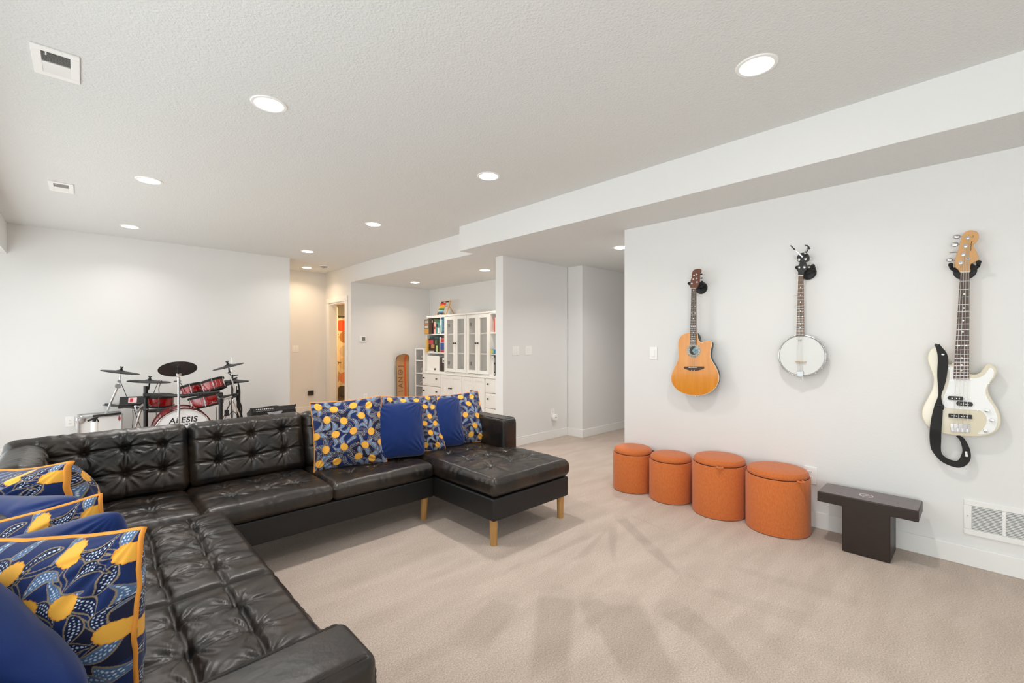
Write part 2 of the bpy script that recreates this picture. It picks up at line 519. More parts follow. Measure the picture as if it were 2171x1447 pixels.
def ceiling_vent(cx, cy, sx, sy, label):
    t = thing('ceiling_vent', label, 'vent', (cx, cy, CE), 'ceiling supply vents')
    z = CE
    hx, hy = sx / 2, sy / 2
    mb = MB()                              # flange with an opening in its middle part
    mx, my = hx * .60, hy * .74
    mb.box(cx - hx, cx + hx, cy - hy, cy - my, z - .008, z).box(cx - hx, cx + hx, cy + my, cy + hy, z - .008, z)
    mb.box(cx - hx, cx - mx, cy - my, cy + my, z - .008, z).box(cx + mx, cx + hx, cy - my, cy + my, z - .008, z)
    mb.box(cx - mx, cx + mx, cy - .006, cy + .006, z - .010, z - .002)
    mb.build('frame', W_PLAST, t, bevel=.002)
    MB().box(cx - mx, cx + mx, cy - my, cy + my, z - .001, z - .0005).build('duct', M_DARK, t)
    lv = MB()
    n = 22
    for k in range(n):
        y = cy - my + (2 * my) * (k + .5) / n
        d = .0052 if y < cy else -.0052
        lv.add([(cx - mx, y - d, z - .0085), (cx + mx, y - d, z - .0085), (cx + mx, y + d, z - .002), (cx - mx, y + d, z - .002),
                (cx - mx, y - d + .001, z - .0085), (cx + mx, y - d + .001, z - .0085), (cx + mx, y + d + .001, z - .002), (cx - mx, y + d + .001, z - .002)],
               [(0, 1, 2, 3), (7, 6, 5, 4), (0, 4, 5, 1), (2, 6, 7, 3), (1, 5, 6, 2), (0, 3, 7, 4)])
    lv.build('louvre_panel', W_PLAST, t, smooth=0)
    MB().box(cx - mx * .7, cx - mx * .6, cy - my * 1.02, cy - my * .93, z - .02, z - .006).build('damper_lever', W_PLAST, t)
ceiling_vent(-0.10, 3.225, .17, .315, 'larger white ceiling vent at upper left, with grey louvres')
ceiling_vent(-0.147, 5.72, .16, .33, 'smaller looking white ceiling vent farther along the ceiling')
t = thing('smoke_detector', 'small white round smoke detector on the alcove ceiling', 'smoke detector', (3.134, 8.198, CE))
MB().lathe([(.045, -.035), (.058, -.03), (.066, -.012), (.068, 0)], Matrix.Translation((3.134, 8.198, CE)), n=32).build('housing', W_PLAST, t)
MB().lathe([(.052, -.034), (.0615, -.0245), (.064, -.02), (.05, -.02)], Matrix.Translation((3.134, 8.198, CE)), n=32).build('vent_band', M_DARK, t)

# ---------------------------------------------------------------- leather sectional
def rbox(size, r, res, crown=None):
    """rounded box lattice around origin; returns V (N,3), normals (N,3), F"""
    axes = []
    for s, n in zip(size, res):
        h = s / 2
        e = np.linspace(-h, -h + r, 6)
        mid = np.linspace(-h + r, h - r, n)
        axes.append(np.concatenate([e[:-1], mid, -e[::-1][1:]]))
    nx, ny, nz = map(len, axes)
    idx = {}
    V, Fs = [], []
    def vid(i, j, k):
        key = (i, j, k)
        if key not in idx:
            idx[key] = len(V)
            V.append((axes[0][i], axes[1][j], axes[2][k]))
        return idx[key]
    for k in (0, nz - 1):
        for i in range(nx - 1):
            for j in range(ny - 1):
                q = [vid(i, j, k), vid(i + 1, j, k), vid(i + 1, j + 1, k), vid(i, j + 1, k)]
                Fs.append(q if k else q[::-1])
    for j in (0, ny - 1):
        for i in range(nx - 1):
            for k in range(nz - 1):
                q = [vid(i, j, k), vid(i + 1, j, k), vid(i + 1, j, k + 1), vid(i, j, k + 1)]
                Fs.append(q[::-1] if j else q)
    for i in (0, nx - 1):
        for j in range(ny - 1):
            for k in range(nz - 1):
                q = [vid(i, j, k), vid(i, j + 1, k), vid(i, j + 1, k + 1), vid(i, j, k + 1)]
                Fs.append(q if i else q[::-1])
    V = np.array(V)
    h = np.array(size) / 2 - r
    inner = np.clip(V, -h, h)
    d = V - inner
    N = d / np.maximum(np.linalg.norm(d, axis=1, keepdims=True), 1e-9)
    return inner + N * r, N, np.array(Fs)

def vnoise(P, scale, seed):
    """cheap smooth value noise from summed sines"""
    g = np.random.RandomState(seed)
    out = np.zeros(len(P))
    for _ in range(6):
        k = g.normal(size=3) * scale
        out += np.sin(P @ k + g.uniform(0, 6.28))
    return out / 6

def cushion(name, parent, size, M, xs, ys, r=.032, seed=1, wrinkle=0.0, puff=.022, groove=.014, dimple=.022, mat_=None, notch=None, seams=(True, True), res=None):
    """tufted leather cushion; local +Z is the tufted face. xs, ys: button lines"""
    n = res or (max(12, int(size[0] / .0075)), max(12, int(size[1] / .0075)), 10)
    V, N, F = rbox(size, r, n)
    x, y = V[:, 0].copy(), V[:, 1].copy()
    hx, hy = size[0] / 2, size[1] / 2
    w = np.clip(N[:, 2], 0, 1) ** 1.5
    edge = (1 - np.abs(x / hx) ** 4) * (1 - np.abs(y / hy) ** 4)
    dz = puff * np.clip(edge, 0, 1) ** .6
    g = np.random.RandomState(seed)
    lim_x, lim_y = np.clip((hx - np.abs(x)) / .05, 0, 1), np.clip((hy - np.abs(y)) / .05, 0, 1)
    for xv in xs:
        q = x - xv - .005 * np.sin(y * 9 + seed)
        dz -= groove * lim_y * (np.exp(-(q / .0065) ** 2) * seams[0] + .45 * np.exp(-(q / .028) ** 2))
    for yv in ys:
        q = y - yv - .006 * np.sin(x * 8 + seed)
        dz -= groove * lim_x * (np.exp(-(q / .0065) ** 2) * seams[1] + .45 * np.exp(-(q / .028) ** 2))
    for xv in xs:
        for yv in ys:
            d = np.hypot(x - xv, y - yv)
            th = np.arctan2(y - yv, x - xv)
            dz -= dimple * np.exp(-(d / .020) ** 2) + dimple * .45 * np.exp(-(d / .055) ** 2)
            ph = g.uniform(0, 6.28, 4)
            fan = np.sin(9 * th + ph[0]) + .8 * np.sin(14 * th + ph[1] + d * 18) + .6 * np.sin(23 * th + ph[2]) + .4 * np.sin(31 * th + ph[3])
            dz += .0030 * fan * np.exp(-((d - .048) / .045) ** 2)
    if wrinkle:                                  # long soft creases running along local x
        for k in range(3):
            dz += wrinkle * np.sin(y * (46 + 23 * k) + 3.0 * np.sin(x * (5 + 2 * k) + seed * 1.7 + k) + k) * (.5 + .5 * np.sin(x * 7 + y * 5 + k * 2 + seed)) / (1 + .5 * k)
    dz += .0022 * vnoise(V, 16, seed) + .0012 * vnoise(V * [1.6, .7, 1], 42, seed + 9)
    V = V + np.stack([np.zeros_like(dz), np.zeros_like(dz), dz * w], 1)
    # soft bulging and puckered sides
    side = 1 - np.abs(N[:, 2])
    zz = V[:, 2] / (size[2] / 2)
    V[:, :2] += N[:, :2] * (side * (.012 * (1 - np.clip(zz, -1, 1) ** 2) + .0025 * np.sin((x + y) * 70 + 3 * np.sin(x * 23 + y * 19)) * np.clip(zz + .3, 0, 1)))[:, None]
    V += N * (.003 * vnoise(V, 9, seed + 3))[:, None]
    if notch is not None:                       # cut back the far right corner (arm sits there)
        x0, y0 = notch
        m = 1 / (1 + np.exp(-(V[:, 1] - y0) / .012))
        lim = hx + (x0 - hx) * m
        V[:, 0] = np.where(V[:, 0] > 0, V[:, 0] * np.minimum(1, lim / hx), V[:, 0])
    Mx = np.array(M)
    V = V @ Mx[:3, :3].T + Mx[:3, 3]
    off = OFF.get(parent)
    if off is not None:
        V = V - np.array(off)
    me = np_mesh(name, V, F)
    return finish(me, name, mat_ or M_LEATH, parent, smooth=180)

def soft_box(name, parent, x0, x1, y0, y1, z0, z1, r, mat_, seed=1, amp=.003, res=.03):
    size = (x1 - x0, y1 - y0, z1 - z0)
    n = tuple(max(4, int((s - 2 * r) / res)) for s in size)
    V, N, F = rbox(size, r, n)
    V = V + N * (amp * vnoise(V, 14, seed))[:, None]
    V = V + np.array([(x0 + x1) / 2, (y0 + y1) / 2, (z0 + z1) / 2])
    off = OFF.get(parent)
    if off is not None:
        V = V - np.array(off)
    return finish(np_mesh(name, V, F), name, mat_, parent, smooth=180)

sofa = thing('sectional_sofa', 'black leather corner sofa with tufted cushions, chaise and oak legs', 'sofa', (1.0, 2.9, 0))
LT = Matrix.Translation
# plinth frames
soft_box('frame', sofa, -.36, 1.93, 2.88, 3.72, .17, .318, .014, M_LEATH2, 3, .0015)
soft_box('frame', sofa, 1.925, 2.69, 2.19, 3.72, .17, .318, .014, M_LEATH2, 4, .0015)
soft_box('frame', sofa, -.36, .535, 1.00, 2.875, .17, .318, .014, M_LEATH2, 5, .0015)
# back panels
soft_box('back_panel', sofa, -.36, 2.70, 3.60, 3.735, .318, .72, .03, M_LEATH2, 6)
soft_box('back_panel', sofa, -.47, -.33, .90, 3.60, .318, .72, .03, M_LEATH2, 7)
# arms
def arm(x0, x1, y0, y1, seed, along):
    a = soft_box('arm', sofa, x0, x1, y0, y1, .17, .69, .028, M_LEATH, seed, .003, .02)
    # stitched double welt along both top edges
    z = .687
    for s in (0, 1):
        if along == 'x':
            y = y0 + .016 if s == 0 else y1 - .016
            pts = [(x0 + .03, y, z), (x1 - .03, y, z), (x1 - .012, y, z - .015), (x1 - .006, y, z - .04), (x1 - .005, y, .22)]
        else:
            x = x0 + .016 if s == 0 else x1 - .016
            pts = [(x, y1 - .03, z), (x, y0 + .03, z), (x, y0 + .012, z - .015), (x, y0 + .006, z - .04), (x, y0 + .005, .22)]
        P = []
        for p, q in zip(pts[:-1], pts[1:]):
            k = max(2, int((Vector(q) - Vector(p)).length / .006))
            P += [Vector(p).lerp(Vector(q), i / k) for i in range(k)]
        rr = [.0042 + .0012 * (i % 2) for i in range(len(P))]
        MB().tube(P, rr, 8).build('seam', M_LEATH, a)
arm(2.575, 2.735, 2.80, 3.60, 8, 'y')
arm(-.47, .445, .862, 1.035, 9, 'x')
# seat cushions, long row
def seat(x0, x1, y0, y1, z0, z1, nxb, nyb, seed, front=None, notch=None, xs=None, ys=None, seams=(True, True), **k):
    size = (x1 - x0, y1 - y0, z1 - z0)
    xs = xs if xs is not None else [(-.5 + (i + 1) / (nxb + 1)) * size[0] for i in range(nxb)]
    ys = ys if ys is not None else [(-.5 + (i + 1) / (nyb + 1)) * size[1] for i in range(nyb)]
    return cushion('seat_cushion', sofa, size, LT(((x0 + x1) / 2, (y0 + y1) / 2, (z0 + z1) / 2)), xs, ys, seed=seed, notch=notch, seams=seams, **k)
seat(.462, 1.158, 2.865, 3.46, .318, .430, 3, 2, 21, puff=.016, dimple=.013, groove=.004, seams=(.4, .4), wrinkle=.0012)
seat(1.164, 1.918, 2.865, 3.46, .318, .430, 3, 2, 22, puff=.016, dimple=.013, groove=.004, seams=(.4, .4), wrinkle=.0012)
seat(-.30, .456, 2.885, 3.46, .318, .430, 3, 2, 23, puff=.016, dimple=.013, groove=.005, seams=(.5, .5), wrinkle=.0015)
seat(1.925, 2.69, 2.185, 3.46, .322, .448, 3, 4, 24, puff=.018, dimple=.018, groove=.004, seams=(.3, .3), notch=(.262, -.03), wrinkle=.001)
# seat cushions, left run: buttons on lines along y
seat(-.28, .555, 1.985, 2.882, .318, .420, 3, 4, 25, xs=[-.10, .08, .25], puff=.018, groove=.010, dimple=.010, seams=(1.7, .2), wrinkle=.0022)
seat(-.28, .555, 1.04, 1.98, .318, .420, 3, 4, 26, xs=[-.10, .08, .25], puff=.018, groove=.010, dimple=.010, seams=(1.7, .3), wrinkle=.0018)
# back cushions, long row: local +Z faces the viewer
def backc(cx, w, seed, nx, y=3.44, h=.40, lean=14, t=.17, zc=.615):
    M = LT((cx, y + .06, zc)) @ rot('X', 90 - lean)
    xs = [(-.5 + (i + .72) / (nx + .44)) * w for i in range(nx)]
    return cushion('back_cushion', sofa, (w, h, t), M, xs, [-.055, .09], r=.045, seed=seed, puff=.026, groove=.005, dimple=.026, seams=(1.5, 2.0))
for i in (0,):
    backc(.825, .68, 31, 3)
    backc(.085, .77, 32, 4)
    backc(1.55, .74, 33, 3)
    backc(2.275, .60, 34, 3)
# back cushions of the left run
def backl(cy, w, seed):
    M = LT((-.20, cy, .60)) @ rot('Z', 90) @ rot('X', 90 - 14)
    return cushion('back_cushion', sofa, (w, .38, .16), M, [(-.5 + (i + .72) / 4.44) * w for i in range(4)], [-.055, .09], r=.045, seed=seed, puff=.026, groove=.005, dimple=.022)
backl(1.50, .90, 35)
backl(2.42, .90, 36)
backl(3.19, .60, 37)
# legs
def leg(x, y, dx=0, dy=0):
    MB().cyl((x, y, .172), (x + dx, y + dy, 0.0), .027, .023, 28).build('leg', M_OAK, sofa, smooth=40)
for x, y in ((1.965, 2.235), (2.645, 2.235), (1.875, 2.93), (2.64, 3.66), (1.2, 3.66), (-.30, 3.66), (-.30, 1.06), (.48, 1.06), (.47, 2.8)):
    leg(x, y, -.008 if abs(x - 1.875) < .01 else 0)

# ---------------------------------------------------------------- pillows
def pattern(n, seed=3, rows=5, ncol=4, k=1.0):
    """printed flower and leaf design on an n x n grid -> linear colours"""
    g = np.random.RandomState(seed)
    u = (np.arange(n) + .5) / n
    U, W = np.meshgrid(u, u, indexing='ij')
    navy = np.array(rgb(27, 46, 96)[:3]); deep = np.array(rgb(28, 32, 60)[:3])
    tan = np.array(rgb(150, 132, 104)[:3]); slate = np.array(rgb(84, 112, 152)[:3]); dark = np.array(rgb(24, 34, 72)[:3])
    white = np.array(rgb(206, 220, 236)[:3]); org = np.array(rgb(247, 183, 74)[:3]); org2 = np.array(rgb(240, 162, 50)[:3])
    img = np.tile(navy, (n, n, 1))
    low = np.sin(U * 9 + 2 * np.sin(W * 7)) + np.sin(W * 11 + 1.5 * np.sin(U * 8))
    img[low > .7] = deep
    fl = []
    for r in range(rows):
        for c in range(ncol):
            fl.append(((c + .5 + (.5 if r % 2 else 0) - .25 + g.uniform(-.16, .16)) / ncol, (r + .5 + g.uniform(-.18, .18)) / rows))
    def local(cx, cy, a):
        X, Y = U - cx, W - cy
        ca, sa = math.cos(a), math.sin(a)
        return X * ca + Y * sa, -X * sa + Y * ca
    # stems
    def stem(p, q, bend):
        p, q = np.array(p), np.array(q)
        m = (p + q) / 2 + bend * np.array([-(q - p)[1], (q - p)[0]])
        best = np.full((n, n), 9.0)
        for t in np.linspace(0, 1, 26):
            b = (1 - t) ** 2 * p + 2 * t * (1 - t) * m + t * t * q
            best = np.minimum(best, np.hypot(U - b[0], W - b[1]))
        img[best < .0125 * k] = tan
        img[best < .0080 * k] = navy
    for i, f in enumerate(fl):
        d = sorted(range(len(fl)), key=lambda j: math.hypot(fl[j][0] - f[0], fl[j][1] - f[1]))
        for j in d[1:4]:
            if j > i or g.rand() < .2:
                stem(f, fl[j], g.uniform(-.35, .35))
    # leaves
    def leaf(cx, cy, a, Ln, Wd, bend, light):
        s, t = local(cx, cy, a)
        s = s / Ln
        t = t - bend * Ln * (s * s - .4)
        ins = np.abs(s) < 1
        w = Wd * np.sqrt(np.clip(1 - s * s, 0, 1)) ** .9 * (1 + .22 * np.sin(3.2 * s + cx * 9) - .25 * s)
        so = s / (1 + .006 * k / Ln)
        wo = (Wd + .0060 * k) * np.sqrt(np.clip(1 - so * so, 0, 1)) ** .9 * (1 + .22 * np.sin(3.2 * so + cx * 9) - .25 * so)
        img[(np.abs(t) < wo) & (np.abs(so) < 1)] = tan
        m = ins & (np.abs(t) < w)
        img[m] = slate if light else dark
        # rows of white dots
        sp = .0150 * k
        gs, gt = s * Ln / sp, t / sp
        gs2 = gs + .5 * (np.floor(gt + .5) % 2)
        dd = np.hypot((gs2 - np.round(gs2)), (gt - np.round(gt)))
        hsh = np.sin(np.round(gs2) * 12.9 + np.round(gt) * 78.2) * .5 + .5
        dots = m & (dd < .20 + .15 * hsh) & (np.abs(t) < w - .006)
        img[dots] = white
    spots = []
    tries = 0
    while len(spots) < 110 and tries < 9000:
        tries += 1
        p = g.rand(2)
        if min(math.hypot(p[0] - f[0], p[1] - f[1]) for f in fl) < .078 * k: continue
        if spots and min(math.hypot(p[0] - q[0], p[1] - q[1]) for q in spots) < .094 * k: continue
        spots.append(p)
    for p in spots:
        f = min(fl, key=lambda f: math.hypot(p[0] - f[0], p[1] - f[1]))
        a = math.atan2(p[1] - f[1], p[0] - f[0]) + g.uniform(-.7, .7)
        leaf(p[0], p[1], a, g.uniform(.066, .092) * k, g.uniform(.019, .028) * k, g.uniform(-.9, .9), g.rand() < .55)
    for f in fl:
        X, Y = U - f[0], W - f[1]
        th = np.arctan2(Y, X)
        R = .047 * k * (1 + .09 * np.abs(np.sin(6.5 * th)) + .08 * np.cos(2 * th + f[0] * 20))
        d = np.hypot(X, Y)
        img[d < R + .004] = org2
        img[d < R] = org
    return img

def pillow_grid(n, hx, hz, T, seed, dents=0.0, rc=0.0):
    u = np.linspace(-1, 1, n)
    U, W = np.meshgrid(u, u, indexing='ij')
    prof = np.clip((1 - np.abs(U) ** 2.4) * (1 - np.abs(W) ** 2.4), 0, 1) ** .52
    X = U * hx * (1 - .055 * (1 - W ** 2)) ; Z = W * hz * (1 - .055 * (1 - U ** 2))
    cr = 1 - rc * (np.abs(U) * np.abs(W)) ** 5
    X, Z = X * cr, Z * cr
    P = np.stack([X.ravel(), np.zeros(n * n), Z.ravel()], 1)
    wr = (.006 * vnoise(P, 14, seed) + .003 * vnoise(P, 38, seed + 1)).reshape(n, n) * np.clip(prof * 2, 0, 1)
    # creases fanning from the corners
    for sx in (-1, 1):
        for sz in (-1, 1):
            d = np.hypot(U - sx, W - sz)
            th = np.arctan2(W - sz, U - sx)
            wr = wr + .004 * np.sin(22 * th + seed) * np.exp(-((d - .45) / .28) ** 2) * np.clip(prof * 2, 0, 1)
    Yf = -(T * prof + wr + dents * .0)
    Yb = T * prof + wr * .6
    return X, Z, Yf, Yb

def make_pillow_mesh(name, n, hx, hz, T, seed, colors=None, rc=0.0):
    X, Z, Yf, Yb = pillow_grid(n, hx, hz, T, seed, rc=rc)
    Vf = np.stack([X.ravel(), Yf.ravel(), Z.ravel()], 1)
    Vb = np.stack([X.ravel(), Yb.ravel(), Z.ravel()], 1)
    i, j = np.meshgrid(np.arange(n - 1), np.arange(n - 1), indexing='ij')
    a = (i * n + j).ravel()
    Ff = np.stack([a, a + n, a + n + 1, a + 1], 1)
    N = n * n
    border = np.zeros((n, n), bool); border[0, :] = border[-1, :] = border[:, 0] = border[:, -1] = True
    bm = border.ravel()
    remap = np.where(bm, np.arange(N), 0)
    inner = np.where(~bm)[0]
    remap[inner] = N + np.arange(len(inner))
    V = np.concatenate([Vf, Vb[inner]], 0)
    Fb = remap[Ff][:, ::-1]
    me = np_mesh(name, V, np.concatenate([Ff, Fb], 0))
    if colors is not None:
        cf = colors.reshape(-1, 3)
        cb = colors[::-1, ::-1].reshape(-1, 3)[inner]
        c = np.concatenate([cf, cb], 0)
        c = np.concatenate([c, np.ones((len(c), 1))], 1).astype(np.float32)
        ca = me.color_attributes.new('print', 'FLOAT_COLOR', 'POINT')
        ca.data.foreach_set('color', c.ravel())
    return me

M_PRINT = mat('printed_cotton', (30, 52, 104), 0.85, spec=0.2, sheen=0.15, attr='print', bump=(420, .2, .002))
PH = .252
PN = 460
print_mesh = make_pillow_mesh('cover', PN, PH, PH, .092, 5, pattern(PN))
print_mesh2 = make_pillow_mesh('cover', PN, PH, PH, .092, 15, pattern(PN, 8, 6, 5, .84))
blue_mesh = make_pillow_mesh('cover', 120, .222, .222, .088, 11, rc=.10)

def pose(o, loc, yaw, lean, roll):
    o.matrix_world = Matrix.Translation(loc) @ rot('Z', yaw) @ rot('X', lean) @ rot('Y', roll)

def piping_mesh():
    pts = []
    k = 40
    def P(u, w):
        return Vector((u * PH * (1 - .055 * (1 - w * w)), 0, w * PH * (1 - .055 * (1 - u * u))))
    g = random.Random(4)
    for a, b in (((-1, -1), (1, -1)), ((1, -1), (1, 1)), ((1, 1), (-1, 1)), ((-1, 1), (-1, -1))):
        for i in range(k):
            t = i / k
            p = P(a[0] + (b[0] - a[0]) * t, a[1] + (b[1] - a[1]) * t)
            p.y += .0025 * math.sin(i * .45 + a[0]) + .0012 * math.sin(i * 1.1)
            pts.append(p)
    mb = MB().tube(pts, .0052, 8, closed=True)
    me = bpy.data.meshes.new('piping')
    me.from_pydata(mb.v, [], mb.f)
    me.polygons.foreach_set('use_smooth', [True] * len(me.polygons))
    me.materials.append(M_PIPE)
    return me
pipe_mesh = piping_mesh()
print_mesh.polygons.foreach_set('use_smooth', [True] * len(print_mesh.polygons)); print_mesh.materials.append(M_PRINT)
print_mesh2.polygons.foreach_set('use_smooth', [True] * len(print_mesh2.polygons)); print_mesh2.materials.append(M_PRINT)
blue_mesh.polygons.foreach_set('use_smooth', [True] * len(blue_mesh.polygons)); blue_mesh.materials.append(M_BLUE)

def pillow(label, loc, yaw, lean, roll, group, me=None, sc=(1, 1, 1)):
    r = bpy.data.objects.new('patterned_pillow', None)
    r.empty_display_size = .05
    COL.objects.link(r)
    pose(r, loc, yaw, lean, roll)
    r.scale = sc
    tag(r, label, 'pillow', group)
    for nm, m in (('cover', me or print_mesh), ('piping', pipe_mesh)):
        o = bpy.data.objects.new(nm, m); COL.objects.link(o); o.parent = r
    return r
def blue(label, loc, yaw, lean, roll, group, sc=(1, 1, 1)):
    o = bpy.data.objects.new('blue_pillow', blue_mesh); COL.objects.link(o)
    pose(o, loc, yaw, lean, roll); o.scale = sc
    return tag(o, label, 'pillow', group)
G1, G2 = 'pillows on the long row of the sofa', 'pillows on the left run of the sofa'
def corner(px, pz, target, yaw, lean, roll, sc=1.0):
    """centre of a pillow whose corner (px, pz) rests at target"""
    R = rot('Z', yaw) @ rot('X', lean) @ rot('Y', roll)
    return Vector(target) - (R @ Vector((px * sc, 0, pz * sc)))
def put(fn, label, c, target, yaw, lean, roll, group, **k):
    h = PH if fn is pillow else .222
    fn(label, corner(c[0] * h, c[1] * h, target, yaw, lean, roll), yaw, lean, roll, group, **k)
TR, BR = (1, 1), (1, -1)
put(pillow, 'flower print pillow with orange piping at the left end of the far row', BR, (1.655, 3.10, .440), -19, -14, -3, G1)
put(pillow, 'flower print pillow with orange piping between the two plain blue pillows', BR, (2.165, 3.06, .440), -15, -25, 2, G1, me=print_mesh2, sc=(1, 1, .96))
put(pillow, 'flower print pillow leaning beside the right sofa arm', BR, (2.67, 3.08, .445), -12, -25, -3, G1, sc=(1, 1, .95))
put(blue, 'plain blue pillow beside the leftmost flower print pillow of the far row', BR, (1.96, 3.03, .447), -17, -17, 0, G1)
put(blue, 'plain blue pillow nearer the right sofa arm', BR, (2.385, 3.07, .455), -14, -20, 0, G1)
put(pillow, 'flower print pillow at the back corner of the left run', TR, (-.037, 2.30, .90), -62, -6, -8, G2, me=print_mesh2, sc=(1, 2.2, 1))
put(blue, 'plain blue pillow behind the middle flower print pillow on the left run', TR, (.0, 2.03, .845), -50, -8, -2, G2, sc=(1, 1.3, 1))
put(pillow, 'flower print pillow in the middle of the left run', TR, (.035, 1.80, .885), -22, -2, -9, G2, sc=(1, 1.25, 1), me=print_mesh2)
put(blue, 'plain blue pillow directly behind the closest flower print pillow', TR, (.085, 1.66, .885), -34, -8, -13, G2, sc=(1, 1.2, 1))
put(pillow, 'largest flower print pillow, closest to the camera', TR, (.10, 1.35, .90), -45, -5, -3, G2, me=print_mesh2, sc=(1, 1.25, 1))
put(blue, 'plain blue pillow leaning against the near sofa arm', TR, (.02, 1.17, .665), -43, -8, 38, G2, sc=(1, 1.5, 1))
# ---------------------------------------------------------------- instruments on the wall
WX = 3.85
M_SPRUCE = mat('amber_spruce', (228, 150, 36), 0.22, coat=0.6, vary=(5, (208, 126, 22), .3), stretch=(9, 1, 9))
M_BOWL = mat('black_bowl', (34, 34, 36), 0.35, bump=(300, .2, .002))
M_ROSE = mat('rosewood', (84, 56, 44), 0.45, vary=(30, (62, 42, 36), .3), stretch=(6, .8, 6))
M_MAHOG = mat('reddish_mahogany', (120, 66, 40), 0.35, coat=.3, vary=(20, (92, 46, 28), .3), stretch=(6, 1, 6))
M_MAPLE = mat('maple', (214, 166, 108), 0.32, coat=.4, vary=(14, (204, 152, 92), .3), stretch=(8, 1, 8))
M_PEARL = mat('pearl_inlay', (236, 232, 222), 0.25)
M_IVORY = mat('ivory_binding', (228, 222, 204), 0.35)
M_CHAMP = mat('champagne_white_lacquer', (222, 214, 190), 0.16, coat=.8)
M_PGUARD = mat('white_pickguard', (240, 241, 240), 0.25)
M_SKIN = mat('white_drum_skin', (222, 224, 222), 0.45)
M_STRAP = mat('black_webbing', (30, 30, 31), 0.75, bump=(420, .4, .002))
M_ABAL = mat('blue_abalone', (150, 186, 200), 0.25, vary=(60, (70, 110, 130), .2))
M_STRING = mat('steel_string', (190, 185, 175), 0.3, metal=1.0)

def wall_root(name, label, cat, y, z, group=None):
    """local x: to the viewer's right along the wall, y: up, z: out from the wall"""
    o = bpy.data.objects.new(name, None)
    o.empty_display_size = .05
    COL.objects.link(o)
    o.matrix_world = Matrix(((0, 0, -1, WX), (-1, 0, 0, y), (0, 1, 0, z), (0, 0, 0, 1)))
    return tag(o, label, cat, group)

class Tracer:
    """turns points of one enlarged view of the photograph into the instrument's own plane"""
    def __init__(s, ox, oy, sc, x, y0, z0):
        s.ox, s.oy, s.sc, s.x, s.y0, s.z0 = ox, oy, sc, x, y0, z0
    def __call__(s, a, b):
        p = on_x(s.ox + a / s.sc, s.oy + b / s.sc, s.x)
        return (s.y0 - p.y, p.z - s.z0)
    def poly(s, pts, n=5):
        q = [s(*p) for p in pts]
        return [(v.x, v.y) for v in catmull([(x, y, 0) for x, y in q], n, closed=True)]
    def line(s, pts):
        return [s(*p) for p in pts]

def bl(mb, name, m, root, **k):
    return mb.build(name, m, root, local=True, **k)

def hanger(y, z, label, wdt=.055, reach=.075):
    """black round wall plate with a padded yoke"""
    r = wall_root('guitar_hanger', label, 'wall hanger', y, z, 'wall hangers for the instruments')
    bl(MB().lathe([(0, 0), (.052, 0), (.052, .012), (.046, .02), (.0, .022)], None, 40), 'wall_plate', M_BLACKP, r)
    bl(MB().cyl((0, 0, .02), (0, 0, reach), .011, n=16), 'stem', M_BLACKM, r)
    arc = [Vector((math.sin(a) * wdt, .028 - math.cos(a) * .035, reach)) for a in np.linspace(-1.5, 1.5, 13)]
    for s in (-1, 1):
        a = [p for p in arc if p.x * s >= -1e-6]
        a = a if s > 0 else a[::-1]
        a = a + [Vector((s * wdt, .03, reach + .03))]
        bl(MB().tube(a, .0095, 10).sphere((s * wdt, .034, reach + .036), .012, 8), 'yoke_arm', M_RUBBER, r)
    return r

def fretboard(root, zf, t, bl_, br_, tl, tr, frets, dots, m=M_ROSE, thick=.006, neck=.020, scale=1.0):
    """tapering neck from the nut (tl,tr) to the end (bl_,br_): board, frets, dots, back"""
    bd = MB().prism([bl_, br_, tr, tl], zf, zf + thick)
    b = bl(bd, 'fretboard', m, root, bevel=.001)
    nk = MB()
    prof = [(-.5, 0), (-.46, -.45), (-.25, -.85), (0, -1), (.25, -.85), (.46, -.45), (.5, 0)]
    vs = []
    for l, r_ in ((bl_, br_), (tl, tr)):
        for a, d in prof:
            vs.append((l[0] + (r_[0] - l[0]) * (a + .5), l[1] + (r_[1] - l[1]) * (a + .5), zf + d * neck))
    k = len(prof)
    nk.add(vs, [(i, i + 1, k + i + 1, k + i) for i in range(k - 1)] + [tuple(range(k - 1, -1, -1)), tuple(range(k, 2 * k)), (0, k, 2 * k - 1, k - 1)])
    bl(nk, 'neck', t, root)
    def at_t(f, a):
        l = [tl[i] + (bl_[i] - tl[i]) * f for i in (0, 1)]
        r_ = [tr[i] + (br_[i] - tr[i]) * f for i in (0, 1)]
        return [l[i] + (r_[i] - l[i]) * a for i in (0, 1)]
    for f in frets:
        p, q = at_t(f, .01), at_t(f, .99)
        bl(MB().bar((p[0], p[1], zf + thick), (q[0], q[1], zf + thick), .0022, .0018), 'fret_wire', M_STEEL, b)
    for f, a in dots:
        p = at_t(f, a)
        bl(MB().cyl((p[0], p[1], zf + thick - .001), (p[0], p[1], zf + thick + .0007), .0042 * scale, n=14), 'position_dot', M_PEARL, b)
    p, q = at_t(-.004, 0), at_t(-.004, 1)
    bl(MB().bar((p[0], p[1], zf + thick * .8), (q[0], q[1], zf + thick * .8), .005, .007), 'nut', M_IVORY, root)
    return at_t

def strings(root, zf, tops, bots, r=.0006):
    s = MB()
    for p, q in zip(tops, bots):
        s.cyl((p[0], p[1], p[2] if len(p) > 2 else zf), (q[0], q[1], q[2] if len(q) > 2 else zf), r, n=6)
    bl(s, 'strings', M_STRING, root)

def fretpos(n, span):
    return [(1 - 2 ** (-i / 12)) / span for i in range(1, n + 1) if (1 - 2 ** (-i / 12)) / span < .995]

